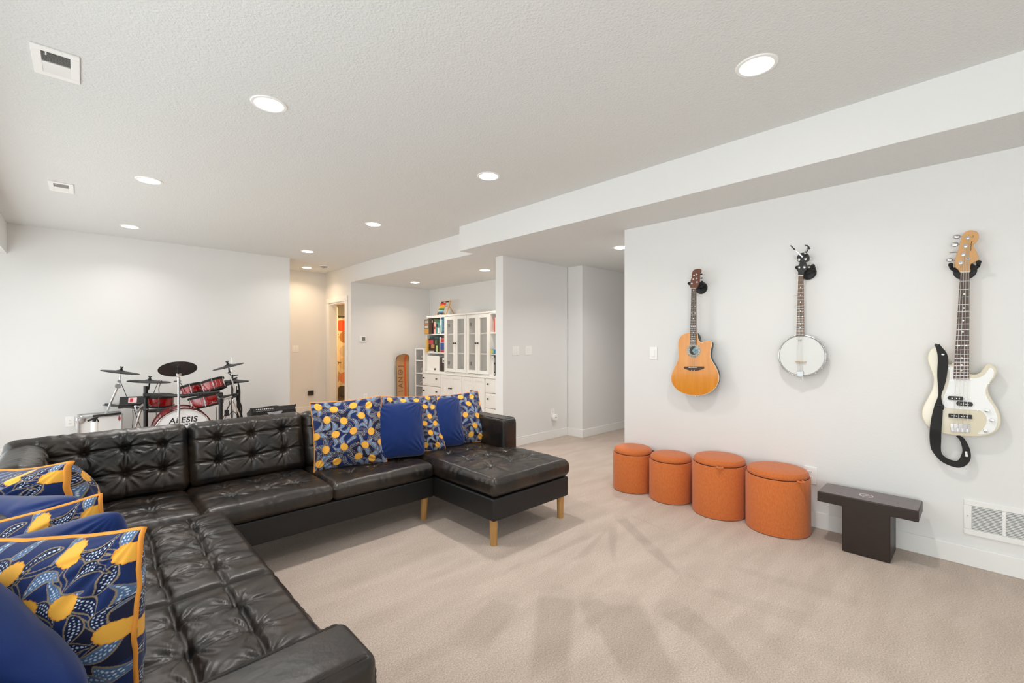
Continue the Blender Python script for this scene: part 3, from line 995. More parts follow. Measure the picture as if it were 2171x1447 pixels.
# --- amber acoustic guitar
GY, GZ = 1.68, 1.30
g = wall_root('acoustic_guitar', 'amber acoustic guitar with a round soundhole hanging on the white wall', 'guitar', GY, GZ)
T1 = Tracer(1400, 540, 4.525, 3.735, GY, GZ)
ol = T1.poly([(288, 745), (230, 757), (190, 790), (172, 850), (173, 920), (175, 980), (158, 1035), (130, 1090), (110, 1140), (104, 1190), (115, 1235), (150, 1283), (200, 1318), (270, 1340),
              (340, 1347), (420, 1338), (480, 1312), (530, 1268), (556, 1212), (559, 1160), (545, 1110), (520, 1060), (490, 1010), (476, 965), (479, 920), (490, 868), (491, 838), (470, 824), (430, 828),
              (400, 840), (375, 832), (358, 800), (348, 748)], 4)
zt = WX - 3.735
bl(MB().prism(ol, zt - .006, zt), 'top', M_SPRUCE, g, bevel=.002)
cx = sum(p[0] for p in ol) / len(ol); cy = sum(p[1] for p in ol) / len(ol)
bw = MB()
rings = [(1.0, zt - .006), (.995, zt - .03), (.95, zt - .06), (.84, zt - .085), (.6, zt - .103), (.2, zt - .112)]
vs, n_ = [], len(ol)
for s_, z_ in rings:
    vs += [(cx + (p[0] - cx) * s_, cy + (p[1] - cy) * s_, z_) for p in ol]
fs = [(k * n_ + i, k * n_ + (i + 1) % n_, (k + 1) * n_ + (i + 1) % n_, (k + 1) * n_ + i) for k in range(len(rings) - 1) for i in range(n_)]
fs.append(tuple(range((len(rings) - 1) * n_, len(rings) * n_)))
bl(bw.add(vs, fs), 'bowl_back', M_BOWL, g)
bl(MB().tube([(p[0], p[1], zt - .003) for p in ol], .0028, 8, closed=True), 'binding', M_IVORY, g)
hc = T1(320, 918)
HM = LT((hc[0], hc[1], zt))
bl(MB().lathe([(.037, 0), (.037, .0015), (.060, .0015), (.060, 0)], HM, 48), 'rosette', mat('rosette_rings', (206, 202, 190), .3, vary=(140, (110, 100, 88), .12)), g)
bl(MB().lathe([(.0, .0005), (.0375, .0005), (.0375, .001), (0, .001)], HM, 40), 'soundhole', mat('dark_soundhole', (26, 22, 18), .8), g)
lab = [(math.cos(a) * .036, math.sin(a) * .036) for a in np.linspace(-1.1, 1.1, 14)] + [(-.006, .012), (-.012, 0), (-.006, -.012)]
bl(MB().prism([(hc[0] + x, hc[1] + y) for x, y in lab], zt + .001, zt + .0018), 'blue_label', M_ABAL, g)
br = T1.line([(228, 1070), (420, 1070), (418, 1090), (360, 1108), (320, 1112), (285, 1108), (232, 1088)])
bl(MB().prism(br, zt, zt + .008), 'bridge', M_ROSE, g, bevel=.002)
p, q = T1(275, 1080), T1(358, 1078)
bl(MB().bar((p[0], p[1], zt + .009), (q[0], q[1], zt + .009), .004, .005), 'saddle', M_IVORY, g)
pp = T1(305, 1106); qq = T1(330, 1106)
for p in (pp, qq):
    bl(MB().cyl((p[0], p[1], zt + .007), (p[0], p[1], zt + .0105), .003, n=10), 'bridge_pin', M_PEARL, g)
ft = fretboard(g, zt + .002, M_MAHOG, T1(289, 858), T1(347, 858), T1(300, 322), T1(345, 322), fretpos(20, .70),
               [(.035, .5), (.19, .4), (.19, .65), (.325, .2), (.325, .8), (.44, .2), (.44, .8), (.54, .5), (.68, .2), (.68, .5), (.68, .8), (.79, .5), (.86, .35), (.86, .65), (.93, .5)])
hd = T1.poly([(298, 320), (284, 290), (292, 250), (303, 215), (305, 180), (318, 150), (345, 136), (380, 134), (393, 142), (392, 160), (382, 178), (380, 215), (378, 250), (368, 282), (347, 320)], 3)
bl(MB().prism(hd, zt - .008, zt + .006), 'headstock', M_MAHOG, g, bevel=.002)
for a, b in ((326, 196), (318, 234), (304, 274), (350, 188), (352, 226), (355, 262)):
    c_ = T1(a, b)
    s = -1 if a < 335 else 1
    tn = MB().cyl((c_[0], c_[1], zt + .005), (c_[0], c_[1], zt + .016), .0045, n=12).cyl((c_[0], c_[1], zt + .005), (c_[0], c_[1], zt + .008), .008, n=16)
    tn.cyl((c_[0], c_[1], zt - .012), (c_[0] + s * .028, c_[1], zt - .012), .003, n=8)
    o = bl(tn, 'tuner', M_CHROME, g)
    bl(MB().sphere((c_[0] + s * .034, c_[1], zt - .012), .009, 8, (1, .7, .6)), 'tuner_button', M_BLACKP if s > 0 else M_PEARL, o)
strings(g, zt, [(*ft(0, .1 + .16 * i), zt + .011) for i in range(6)], [(*T1(283 + 13.5 * i, 1076), zt + .012) for i in range(6)], .0007)
e_ = T1(322, 1346)
bl(MB().cyl((e_[0], e_[1], zt - .03), (e_[0], e_[1] - .014, zt - .03), .006, .008, n=12), 'strap_button', M_STEEL, g)
h1 = on_x(1400 + 395 / 4.525, 540 + 318 / 4.525, WX)
hanger(h1.y, h1.z, 'black wall hanger behind the acoustic guitar headstock', reach=.085)

# --- banjo
BY, BZ = .905, 1.24
g = wall_root('banjo', 'open-back banjo with white drum head hanging between the two guitars', 'banjo', BY, BZ)
T2 = Tracer(1620, 500, 4.525, 3.765, BY, BZ)
zt = WX - 3.765
c0, ct, cb = T2(357, 1148), T2(357, 953), T2(357, 1343)
R = (ct[1] - cb[1]) / 2
HM = LT((c0[0], (ct[1] + cb[1]) / 2, zt))
bl(MB().lathe([(R - .010, -.050), (R, -.050), (R, -.004), (R - .010, -.004)], HM, 72), 'rim', mat('nickel_rim', (205, 206, 204), .25, metal=.9), g)
bl(MB().lathe([(0, .001), (R * .6, .001), (R - .008, .0), (R - .004, -.004), (0, -.004)], HM, 72), 'drum_head', M_SKIN, g)
bl(MB().tube([(c0[0] + R * math.cos(a), HM.translation.y + R * math.sin(a), zt - .002) for a in np.linspace(0, 2 * PI, 73)[:-1]], .0042, 8, closed=True), 'tension_hoop', M_STEEL, g)
for k in range(18):
    a = 2 * PI * (k + .3) / 18
    ca, sa = math.cos(a), math.sin(a)
    p = Vector((c0[0] + (R + .006) * ca, HM.translation.y + (R + .006) * sa, zt + .003))
    hk = MB().cyl(p, p + Vector((0, 0, -.048)), .0018, n=8).bar(p, p + Vector((-.006 * ca, -.006 * sa, .0)), .004, .003)
    hk.cyl(p + Vector((0, 0, -.032)), p + Vector((0, 0, -.042)), .0038, n=8)
    bl(hk, 'tension_hook', M_STEEL, g)
nl, nr = T2(310, 957), T2(387, 957)
ft = fretboard(g, zt + .004, M_MAHOG, nl, nr, T2(331, 382), T2(379, 380), fretpos(22, .735),
               [(.195, .5), (.325, .5), (.44, .5), (.59, .5), (.68, .25), (.68, .8), (.80, .5), (.865, .5)], m=mat('brown_walnut', (122, 92, 70), .5, vary=(30, (98, 72, 54), .3), stretch=(6, .8, 6)), thick=.005)
p = T2(329, 590)
bl(MB().prism([ft(.0, 0), ft(1, 0), (ft(1, 0)[0] - .003, ft(1, 0)[1]), (ft(0, 0)[0] - .003, ft(0, 0)[1])], zt + .003, zt + .0085), 'neck_binding', M_IVORY, g)
hd = T2.poly([(331, 378), (327, 345), (312, 322), (316, 300), (336, 272), (342, 252), (322, 242), (317, 205), (330, 180), (360, 163), (400, 160), (430, 182), (436, 225), (418, 246), (402, 252),
              (411, 275), (421, 300), (405, 330), (386, 348), (379, 378)], 3)
bl(MB().prism(hd, zt - .008, zt + .006), 'headstock', mat('black_headstock', (24, 24, 24), .3, coat=.4), g, bevel=.002)
for a, b, s in ((337, 228, -1), (337, 303, -1), (400, 222, 1), (388, 300, 1)):
    c_ = T2(a, b)
    o = bl(MB().cyl((c_[0], c_[1], zt + .005), (c_[0], c_[1], zt + .02), .004, n=12).cyl((c_[0], c_[1], zt + .005), (c_[0], c_[1], zt + .009), .009, n=16)
           .cyl((c_[0], c_[1], zt - .02), (c_[0], c_[1], zt - .008), .006, n=12), 'tuner', M_CHROME, g)
    bl(MB().sphere((c_[0] + s * .02, c_[1], zt - .02), .009, 8, (1.3, .7, .5)), 'tuner_button', M_PEARL, o)
c_ = T2(322, 568)
o = bl(MB().cyl((c_[0] + .006, c_[1], zt + .004), (c_[0] - .014, c_[1], zt + .004), .004, n=12), 'fifth_peg', M_CHROME, g)
bl(MB().sphere((c_[0] - .022, c_[1], zt + .004), .008, 8, (1.2, .6, .6)), 'peg_button', M_PEARL, o)
bp, bq = T2(303, 1203), T2(405, 1207)
bl(MB().bar((bp[0], bp[1], zt + .008), (bq[0], bq[1], zt + .008), .006, .014), 'bridge', M_MAPLE, g)
strings(g, zt, [(*ft(0, .12 + .25 * i), zt + .011) for i in range(4)] + [(*ft(.33, .02), zt + .011)], [(*T2(330 + 15 * i, 1205), zt + .016) for i in range(4)] + [(*T2(318, 1205), zt + .016)], .0006)
strings(g, zt, [(*T2(320 + 14 * i, 1205), zt + .016) for i in range(5)], [(*T2(330 + 9 * i, 1300), zt + .006) for i in range(5)], .0006)
tp = T2.line([(316, 1295), (380, 1298), (376, 1352), (322, 1350)])
bl(MB().prism(tp, zt + .002, zt + .012), 'tailpiece', M_STEEL, g, bevel=.002)
p = T2(357, 1372)
bl(MB().cyl((p[0], p[1] + .012, zt - .02), (p[0], p[1], zt - .02), .006, n=12), 'end_bolt', M_STEEL, g)
lp = T2.line([(328, 992), (362, 992), (362, 1010), (328, 1010)])
bl(MB().prism(lp, zt + .001, zt + .0016), 'head_stamp', mat('grey_ink', (150, 152, 150), .6, vary=(260, (210, 212, 210), .1)), g)
# clip-on tuner and capo on the headstock
k1, k2 = T2(262, 96), T2(376, 206)
r = wall_root('guitar_capo', 'silver capo bar with black marks clipped slantwise to the banjo headstock', 'capo', BY, BZ)
d = (Vector((k2[0] - k1[0], k2[1] - k1[1], 0)))
bl(MB().bar((k1[0] + d.x * .42, k1[1] + d.y * .42, zt + .020), (k2[0], k2[1], zt + .014), .010, .010), 'bar', M_STEEL, r, bevel=.001)
for a, b, w_ in ((0, .2, .007), (.23, .36, .009)):
    bl(MB().bar((k1[0] + d.x * a, k1[1] + d.y * a, zt + .020), (k1[0] + d.x * b, k1[1] + d.y * b, zt + .020), w_, .009), 'grip', M_BLACKP, r)
bl(MB().bar((k1[0] + d.x * .18, k1[1] + d.y * .18, zt + .020), (k1[0] + d.x * .45, k1[1] + d.y * .45, zt + .020), .006, .006), 'rod', M_CHROME, r)
u1, u2, u3 = T2(400, 172), T2(428, 118), T2(440, 112)
r = wall_root('clip_on_tuner', 'small black and silver tuner clipped on top of the banjo headstock', 'tuner', BY, BZ)
bl(MB().bar((u1[0] - .004, u1[1] - .012, zt + .012), (u2[0], u2[1], zt + .016), .012, .010), 'clip', M_BLACKP, r, bevel=.002)
v1, v2 = T2(398, 92), T2(446, 128)
bl(MB().tube([(v1[0], v1[1], zt + .03), (T2(424, 98)[0], T2(424, 98)[1], zt + .024), (v2[0], v2[1], zt + .02)], [.002, .005, .006], 10), 'hook', M_BLACKP, r)
bl(MB().sphere((T2(400, 170)[0], T2(400, 170)[1], zt + .018), .008, 8), 'pivot', M_CHROME, r)
bl(MB().bar((T2(408, 150)[0], T2(408, 150)[1], zt + .022), (T2(420, 125)[0], T2(420, 125)[1], zt + .022), .009, .004), 'face', M_STEEL, r)
h1 = on_x(1620 + 425 / 4.525, 500 + 352 / 4.525, WX)
hanger(h1.y, h1.z, 'black wall hanger behind the banjo headstock', reach=.06, wdt=.05)

# --- bass guitar
SY, SZ = .075, 1.0
g = wall_root('bass_guitar', 'pearly white electric bass guitar with maple headstock at the right', 'guitar', SY, SZ)
T3 = Tracer(1930, 720, 4.99, 3.775, SY, SZ)
T3h = Tracer(1930, 470, 5.36, 3.775, SY, SZ)
zt = WX - 3.775
ol = T3.poly([(262, 76), (215, 102), (188, 150), (184, 210), (205, 290), (235, 370), (244, 440), (230, 520), (185, 610), (142, 690), (123, 750), (120, 795), (135, 845), (170, 900), (215, 936), (300, 976),
              (400, 1000), (500, 1012), (600, 1020), (700, 1022), (780, 1018), (860, 998), (920, 958), (953, 900), (956, 830), (930, 740), (880, 660), (840, 590), (822, 530), (830, 480), (868, 430), (898, 390),
              (913, 340), (905, 300), (872, 266), (830, 255), (795, 270), (770, 310), (740, 345), (700, 365), (655, 368), (622, 355), (560, 340), (462, 245), (430, 258), (405, 255), (385, 230), (365, 170), (345, 120), (310, 86)], 4)
bl(MB().prism(ol, zt - .042, zt), 'body', M_CHAMP, g, bevel=.010, segs=4)
pg = T3.poly([(398, 282), (412, 350), (408, 440), (385, 520), (352, 600), (337, 660), (352, 700), (400, 722), (520, 735), (640, 740), (735, 748), (790, 790), (806, 840), (796, 900), (752, 960), (712, 990),
              (760, 1000), (840, 988), (895, 950), (922, 880), (918, 800), (880, 705), (830, 640), (802, 580), (800, 530), (820, 470), (858, 420), (884, 370), (884, 330), (865, 302), (840, 297), (815, 330),
              (780, 372), (720, 400), (650, 406), (560, 404), (470, 300)], 4)
pgo = bl(MB().prism(pg, zt, zt + .0025), 'pickguard', M_PGUARD, g, bevel=.0008)
for a, b in ((410, 300), (428, 432), (386, 555), (362, 680), (525, 722), (710, 745), (815, 833), (735, 983), (885, 930), (895, 777), (807, 615), (830, 458), (848, 303), (642, 415)):
    p = T3(a, b)
    bl(MB().cyl((p[0], p[1], zt + .002), (p[0], p[1], zt + .0034), .0030, n=10), 'screw', M_STEEL, pgo)
def pickup(pts, poles):
    o = bl(MB().prism(T3.line(pts), zt + .002, zt + .012), 'pickup', M_BLACKP, g, bevel=.002)
    for a, b in poles:
        p = T3(a, b)
        bl(MB().cyl((p[0], p[1], zt + .011), (p[0], p[1], zt + .0135), .0028, n=10), 'pole_piece', M_CHROME, o)
pickup([(392, 612), (408, 592), (555, 600), (572, 624), (555, 640), (408, 632)], [(442, 615), (490, 618), (520, 620)])
pickup([(484, 668), (500, 648), (650, 658), (666, 684), (650, 702), (500, 694)], [(538, 675), (562, 677), (588, 679), (612, 681)])
pickup([(405, 778), (652, 794), (652, 836), (405, 818)], [(440, 800), (465, 802), (490, 804), (545, 808), (572, 810), (598, 812)])
for a, b in ((812, 747), (863, 850), (795, 960)):
    p = T3(a, b)
    bl(MB().lathe([(.0105, 0), (.0105, .012), (.008, .016), (0, .017)], LT((p[0], p[1], zt + .0025)), 24), 'control_knob', M_CHROME, g)
o = bl(MB().prism(T3.line([(422, 882), (636, 892), (634, 980), (428, 972)]), zt, zt + .004), 'bridge_plate', M_CHROME, g, bevel=.001)
for k in range(4):
    a = T3(452 + 50 * k, 925 + 3 * k); b = T3(452 + 50 * k, 968 + 3 * k)
    bl(MB().bar((a[0], a[1], zt + .008), (b[0], b[1], zt + .008), .010, .009), 'saddle', M_STEEL, o, bevel=.001)
nb = (T3(455, 414), T3(622, 416)); nt_ = (T3h(568, 578), T3h(674, 574))
ft = fretboard(g, zt + .006, M_MAPLE, nb[0], nb[1], nt_[0], nt_[1], fretpos(20, .69),
               [(.203, .5), (.335, .5), (.45, .5), (.555, .5), (.685, .25), (.685, .78), (.80, .5), (.865, .5), (.92, .5)], m=mat('streaked_rosewood', (98, 72, 64), .45, vary=(40, (70, 50, 46), .3), stretch=(6, .6, 6)), thick=.006, neck=.018, scale=1.1)
hd = T3h.poly([(570, 574), (545, 545), (500, 503), (510, 430), (540, 330), (570, 230), (590, 160), (625, 116), (680, 97), (740, 105), (774, 135), (777, 180), (756, 225), (727, 250), (719, 275), (736, 310),
               (760, 360), (775, 410), (770, 446), (730, 460), (690, 480), (680, 520), (675, 572)], 4)
bl(MB().prism(hd, zt - .010, zt + .004), 'headstock', M_MAPLE, g, bevel=.002)
for (a, b), (ea, eb), ry in (((652, 183), (528, 163), .9), ((626, 276), (505, 252), 1.0), ((600, 371), (480, 342), .25), ((572, 465), (445, 430), .75)):
    p, e = T3h(a, b), T3h(ea, eb)
    o = bl(MB().cyl((p[0], p[1], zt + .003), (p[0], p[1], zt + .022), .0055, n=14).cyl((p[0], p[1], zt + .003), (p[0], p[1], zt + .007), .011, n=18).cyl((p[0], p[1], zt - .018), (e[0] + .012, e[1], zt - .018), .003, n=8), 'tuner', M_CHROME, g)
    bl(MB().sphere((e[0], e[1], zt - .018), .0145, 10, (1.1, ry, .30 + (1 - ry) * .7)), 'tuner_button', M_STEEL, o)
p = T3h(655, 420)
bl(MB().lathe([(.0045, 0), (.0045, .006), (.0085, .006), (.0085, 0)], LT((p[0], p[1], zt + .004)), 24), 'string_tree', M_CHROME, g)
# dark script along the headstock
lg = MB()
P = [T3h(a, b) for a, b in ((690, 330), (684, 318), (694, 308), (682, 298), (694, 288), (684, 276), (696, 266), (686, 254), (698, 244), (692, 230), (704, 222))]
lg.tube([(x, y, zt + .0045) for x, y in P], .0013, 6)
P = [T3h(a, b) for a, b in ((708, 180), (716, 172), (712, 160), (722, 156))]
lg.tube([(x, y, zt + .0045) for x, y in P], .0008, 6)
bl(lg, 'headstock_script', M_BLACKP, g)
tops = [(*T3h(572, 465), zt + .015), (*T3h(600, 371), zt + .015), (*T3h(626, 276), zt + .015), (*T3h(652, 183), zt + .015)]
mid = [(*ft(0, .12 + .253 * i), zt + .0145) for i in range(4)]
bot = [(*T3(458 + 49 * i, 930 + 3 * i), zt + .0145) for i in range(4)]
strings(g, zt, tops, mid, .0012)
strings(g, zt, mid, bot, .0012)
# strap as a flat ribbon
def ribbon(pts, wid, t=.0022, n=6):
    C3 = catmull(pts, n)
    W = [w_ for w_ in catmull([(w, 0, 0) for w in wid], n)]
    vs, fs = [], []
    m = len(C3)
    for i in range(m):
        d = (C3[min(i + 1, m - 1)] - C3[max(i - 1, 0)]).normalized()
        s = Vector((d.y, -d.x, 0)).normalized() if (abs(d.x) + abs(d.y)) > 1e-6 else Vector((1, 0, 0))
        w_ = W[i].x / 2
        for a, z_ in ((-1, 0), (1, 0), (1, t), (-1, t)):
            vs.append(C3[i] + s * (a * w_) + Vector((0, 0, z_)))
    for i in range(m - 1):
        for k in range(4):
            fs.append((i * 4 + k, i * 4 + (k + 1) % 4, i * 4 + 4 + (k + 1) % 4, i * 4 + 4 + k))
    fs += [(3, 2, 1, 0), tuple((m - 1) * 4 + k for k in range(4))]
    return MB().add(vs, fs)
sp = [(285, 52), (310, 95), (338, 150), (348, 220), (342, 300), (335, 400), (326, 500), (312, 590), (303, 680), (292, 760), (278, 860), (268, 960), (264, 1060), (268, 1150), (296, 1215), (350, 1270), (420, 1305), (500, 1322), (556, 1298), (586, 1245), (592, 1180), (572, 1110), (540, 1050), (492, 1016)]
zz = [.004, .014, .014, .016, .016, .016, .016, .016, .016, .016, .014, .012, -.01, -.02, -.02, -.02, -.02, -.02, -.02, -.02, -.02, -.022, -.02, -.016]
wd = [.022, .030, .042, .046, .045, .040, .026, .014, .034, .044, .050, .052, .052, .046, .034, .034, .036, .040, .042, .042, .034, .028, .022, .014]
M_ = [(*T3(a, b), zt + z_) for (a, b), z_ in zip(sp, zz)]
strap = bl(ribbon(M_, wd), 'strap', M_STRAP, g)
p, q = T3(262, 48), T3(300, 62)
bl(MB().bar((p[0], p[1], zt + .006), (q[0], q[1], zt + .008), .012, .006), 'strap_end', M_BLACKP, strap)
p, q = T3(278, 684), T3(352, 690)
bl(MB().bar((p[0], p[1], zt + .021), (q[0], q[1], zt + .021), .006, .005).tube([(*T3(340, 680), zt + .02), (*T3(356, 700), zt + .02), (*T3(350, 730), zt + .02), (*T3(334, 738), zt + .02)], .003, 8), 'slider_buckle', M_BLACKP, strap)
p, q = T3(332, 152), T3(362, 156)
bl(MB().bar((p[0], p[1], zt + .018), (q[0], q[1], zt + .018), .008, .002), 'strap_label', M_PGUARD, strap)
p, q = T3(588, 1185), T3(596, 1240)
bl(MB().bar((p[0], p[1], zt - .016), (q[0], q[1], zt - .016), .010, .002), 'sewn_tag', M_PGUARD, strap)
h1 = on_x(1930 + 620 / 5.36, 470 + 560 / 5.36, WX)
hanger(h1.y, h1.z, 'black wall hanger cradling the bass guitar headstock', reach=.062, wdt=.058)
# ---------------------------------------------------------------- ottomans, bench, wall fittings on the guitar wall
def ottoman(x, y, R, h, label, tab, tabm=None):
    t = thing('storage_ottoman', label, 'ottoman', (x, y, 0), 'orange storage ottomans')
    M0 = LT((x, y, 0))
    hb = h - .055
    MB().lathe([(R - .012, 0.002), (R - .002, .006), (R, .02), (R, hb - .01), (R - .004, hb), (R - .016, hb - .002), (R - .02, hb - .012)], M0, 96).build('body', M_ORANGE, t)
    rl = R - .010
    MB().lathe([(rl - .012, hb + .0005), (rl - .004, hb + .004), (rl, hb + .014), (rl - .002, hb + .028), (rl - .012, hb + .042), (rl * .8, hb + .051), (rl * .5, h), (0, h + .002)], M0, 96).build('lid', M_ORANGE, t)
    a = math.radians(tab)
    d = Vector((math.cos(a), math.sin(a), 0)); s = Vector((-d.y, d.x, 0))
    c = Vector((x, y, hb + .004)) + d * (R + .001)
    pts = [c - s * .020 + d * -.010, c - s * .013 + d * .012, c + d * .020, c + s * .013 + d * .012, c + s * .020 + d * -.010]
    MB().tube(catmull(pts, 5), .0075, 8).build('pull_tab', tabm or M_ORANGE, t)
ottoman(3.665, 2.225, .178, .392, 'smallest looking orange round ottoman, at the far end by the wall corner', -48, M_BLACKP)
ottoman(3.665, 1.855, .178, .392, 'low orange round ottoman second from the wall corner', 20)
ottoman(3.645, 1.44, .198, .452, 'tall orange round ottoman with its tab facing the room, third in the row', 203)
ottoman(3.637, 1.025, .205, .446, 'widest orange round ottoman, next to the dark bench', 238)

M_WENGE = mat('dark_wenge', (46, 33, 26), 0.42, vary=(16, (37, 26, 21), .3), stretch=(1, 1, 5))
M_WTOP = mat('striped_plum_wood', (92, 70, 68), 0.30, coat=.35, vary=(9, (66, 48, 50), .18), stretch=(9, .5, 1))
bn = thing('bench_stool', 'small dark wooden T-shaped bench seat by the wall vent', 'bench', (3.66, .5, 0))
TM = Matrix(((0, 0, 1, 0), (1, 0, 0, 0), (0, 1, 0, 0), (0, 0, 0, 1)))       # outline in y,z pushed along x
top = MB().prism([(.383, .002), (.622, .002), (.622, .287), (.757, .287), (.757, .352), (.255, .352), (.255, .287), (.383, .287)], 3.528, 3.785, TM).build('bench_body', M_WENGE, bn, bevel=.005)
MB().box(3.532, 3.781, .259, .753, .351, .3545).build('seat_top', M_WTOP, top, bevel=.001)
MB().lathe([(.030, 0), (.030, .0006), (.037, .0006), (.037, 0)], LT((3.645, .515, .3545)) , 40).lathe([(.0, 0), (.0, .0006), (.006, .0006), (.006, 0)], LT((3.645, .515, .3545)), 20)\
    .bar((3.645, .535, .3548), (3.645, .52, .3548), .003, .0006).bar((3.645, .495, .3548), (3.645, .51, .3548), .003, .0006)\
    .bar((3.630, .53, .3548), (3.638, .52, .3548), .003, .0006).bar((3.662, .50, .3548), (3.652, .51, .3548), .003, .0006).build('round_emblem', mat('pale_ink', (205, 192, 192), .5), top)

def wall_vent():
    t = thing('wall_vent', 'white slatted return air vent low on the guitar wall', 'vent', (WX, -.13, .29))
    y1, y0, z0, z1 = .077, -.36, .187, .397
    x = WX
    fr = MB()
    t_ = .034
    fr.box(x - .009, x, y0, y1, z0, z0 + t_).box(x - .009, x, y0, y1, z1 - t_, z1)
    fr.box(x - .009, x, y0, y0 + t_, z0 + t_, z1 - t_).box(x - .009, x, y1 - t_, y1, z0 + t_, z1 - t_)
    ym = -.088
    fr.box(x - .009, x, ym - .008, ym + .008, z0 + t_, z1 - t_)
    fr.build('frame', W_TRIM, t, bevel=.003)
    MB().box(x - .0012, x - .0004, y0 + t_, y1 - t_, z0 + t_, z1 - t_).build('duct_opening', M_DARK, t)
    n = 16
    for k in range(n):
        z = z0 + t_ + (z1 - z0 - 2 * t_) * (k + .5) / n
        MB().add([(x - .0085, y0 + t_, z - .0026), (x - .0085, y1 - t_, z - .0026), (x - .0015, y1 - t_, z + .0008), (x - .0015, y0 + t_, z + .0008),
                  (x - .0085, y0 + t_, z - .0008), (x - .0085, y1 - t_, z - .0008), (x - .0015, y1 - t_, z + .0026), (x - .0015, y0 + t_, z + .0026)],
                 [(0, 1, 2, 3), (7, 6, 5, 4), (0, 4, 5, 1), (2, 6, 7, 3), (1, 5, 6, 2), (0, 3, 7, 4)]).build('louvre', W_TRIM, t, smooth=0)
    MB().cyl((x - .012, y1 - .017, .30), (x - .008, y1 - .017, .30), .004, n=10).build('screw', M_STEEL, t)
wall_vent()

def plate(loc, axis, w, h, label, kind, name, group=None, tm=None):
    """wall plate; axis 'x-' faces -x, 'y-' faces -y"""
    t = thing(name, label, 'outlet' if kind == 'outlet' else 'light switch', loc, group)
    M0 = LT(loc) @ (Matrix(((0, 0, -1, 0), (-1, 0, 0, 0), (0, 1, 0, 0), (0, 0, 0, 1))) if axis == 'x-' else Matrix(((1, 0, 0, 0), (0, 0, -1, 0), (0, 1, 0, 0), (0, 0, 0, 1))))
    m = tm or W_PLAST
    MB(M0).box(-w / 2, w / 2, -h / 2, h / 2, 0, .006).build('cover_plate', m, t, bevel=.002)
    if kind == 'outlet':
        for s in (-1, 1):
            o = MB(M0).box(-.017, .017, s * .02 - .014, s * .02 + .014, .005, .008).build('receptacle', m, t, bevel=.002)
            MB(M0).box(-.007, -.005, s * .02 - .002, s * .02 + .006, .0075, .0084).box(.005, .007, s * .02 - .002, s * .02 + .006, .0075, .0084)\
                .cyl((0, s * .02 - .007, .0075), (0, s * .02 - .007, .0084), .0022, n=8).build('slots', M_DARK, o)
    else:
        k = kind
        for i in range(k):
            xx = (i - (k - 1) / 2) * .046
            MB(M0).box(xx - .0165, xx + .0165, -.033, .033, .005, .0095).build('rocker', m, t, bevel=.002)
    return t
plate((WX, 2.118, 1.245), 'x-', .075, .118, 'single white light switch on the guitar wall', 1, 'light_switch')
plate((WX, .868, .372), 'x-', .08, .125, 'white outlet plate on the wall behind the widest orange ottoman', 'outlet', 'wall_outlet')
plate((4.062, 4.19, 1.245), 'y-', .118, .122, 'double light switch on the partition, nearer the white edge', 2, 'light_switch', 'partition switches')
plate((4.303, 4.19, 1.247), 'y-', .118, .122, 'double light switch on the partition, nearer the hallway', 2, 'light_switch', 'partition switches')
plate((4.79, 4.19, .355), 'y-', .075, .118, 'white outlet low on the partition with a plug-in device', 'outlet', 'wall_outlet')
t = thing('plug_in_device', 'round white plug-in device in the partition outlet', 'plug-in device', (4.815, 4.18, .30))
MB(LT((4.815, 4.182, .295)) @ rot('X', 90)).lathe([(.0, 0), (.047, 0), (.05, .01), (.05, .03), (.042, .042), (0, .046)], None, 40).build('housing', W_PLAST, t)
MB(LT((4.815, 4.182, .295)) @ rot('X', 90)).cyl((-.012, .006, .044), (-.012, .006, .048), .007, n=16).build('sensor_eye', M_DARK, t)
plate((-.126, 7.86, .362), 'y-', .078, .125, 'white outlet on the back wall left of the drum kit', 'outlet', 'wall_outlet')
plate((2.931, 9.09, 1.24), 'y-', .12, .12, 'pale double light switch in the warm alcove', 2, 'light_switch')
t = thing('night_light', 'small dark plug-in box low on the warm alcove wall', 'plug-in device', (3.21, 9.09, .372))
MB().box(3.158, 3.262, 9.05, 9.09, .325, .42).build('housing', mat('brown_plastic', (58, 48, 40), .5), t, bevel=.006)
MB().box(3.172, 3.248, 9.047, 9.052, .365, .405).build('front_panel', M_BLACKP, t)
t = thing('thermostat', 'white thermostat with a grey screen on the playroom wall', 'thermostat', (3.722, 7.9, 1.425))
MB().box(3.655, 3.79, 7.878, 7.9, 1.372, 1.478).build('housing', W_PLAST, t, bevel=.006)
MB().box(3.70, 3.765, 7.8755, 7.879, 1.395, 1.46).build('screen', mat('grey_screen', (120, 122, 116), .3), t)
plate((3.775, 7.9, .352), 'y-', .078, .12, 'white outlet low on the playroom wall below the thermostat', 'outlet', 'wall_outlet')
# ---------------------------------------------------------------- drum kit, amplifier, case
M_RED = mat('red_drum_wrap', (178, 20, 22), 0.18, coat=.8, vary=(25, (120, 8, 12), .25))
M_CYM = mat('rubber_cymbal', (34, 35, 36), 0.5, spec=.45, bump=(60, .1, .002))
M_HEADW = mat('white_drum_head', (226, 226, 228), 0.4)
M_MESH = mat('black_mesh_head', (26, 27, 28), 0.7)
M_DRED = mat('dark_red_hoop', (84, 22, 26), 0.25, coat=.6)
M_INK = mat('black_ink', (24, 24, 26), 0.6)

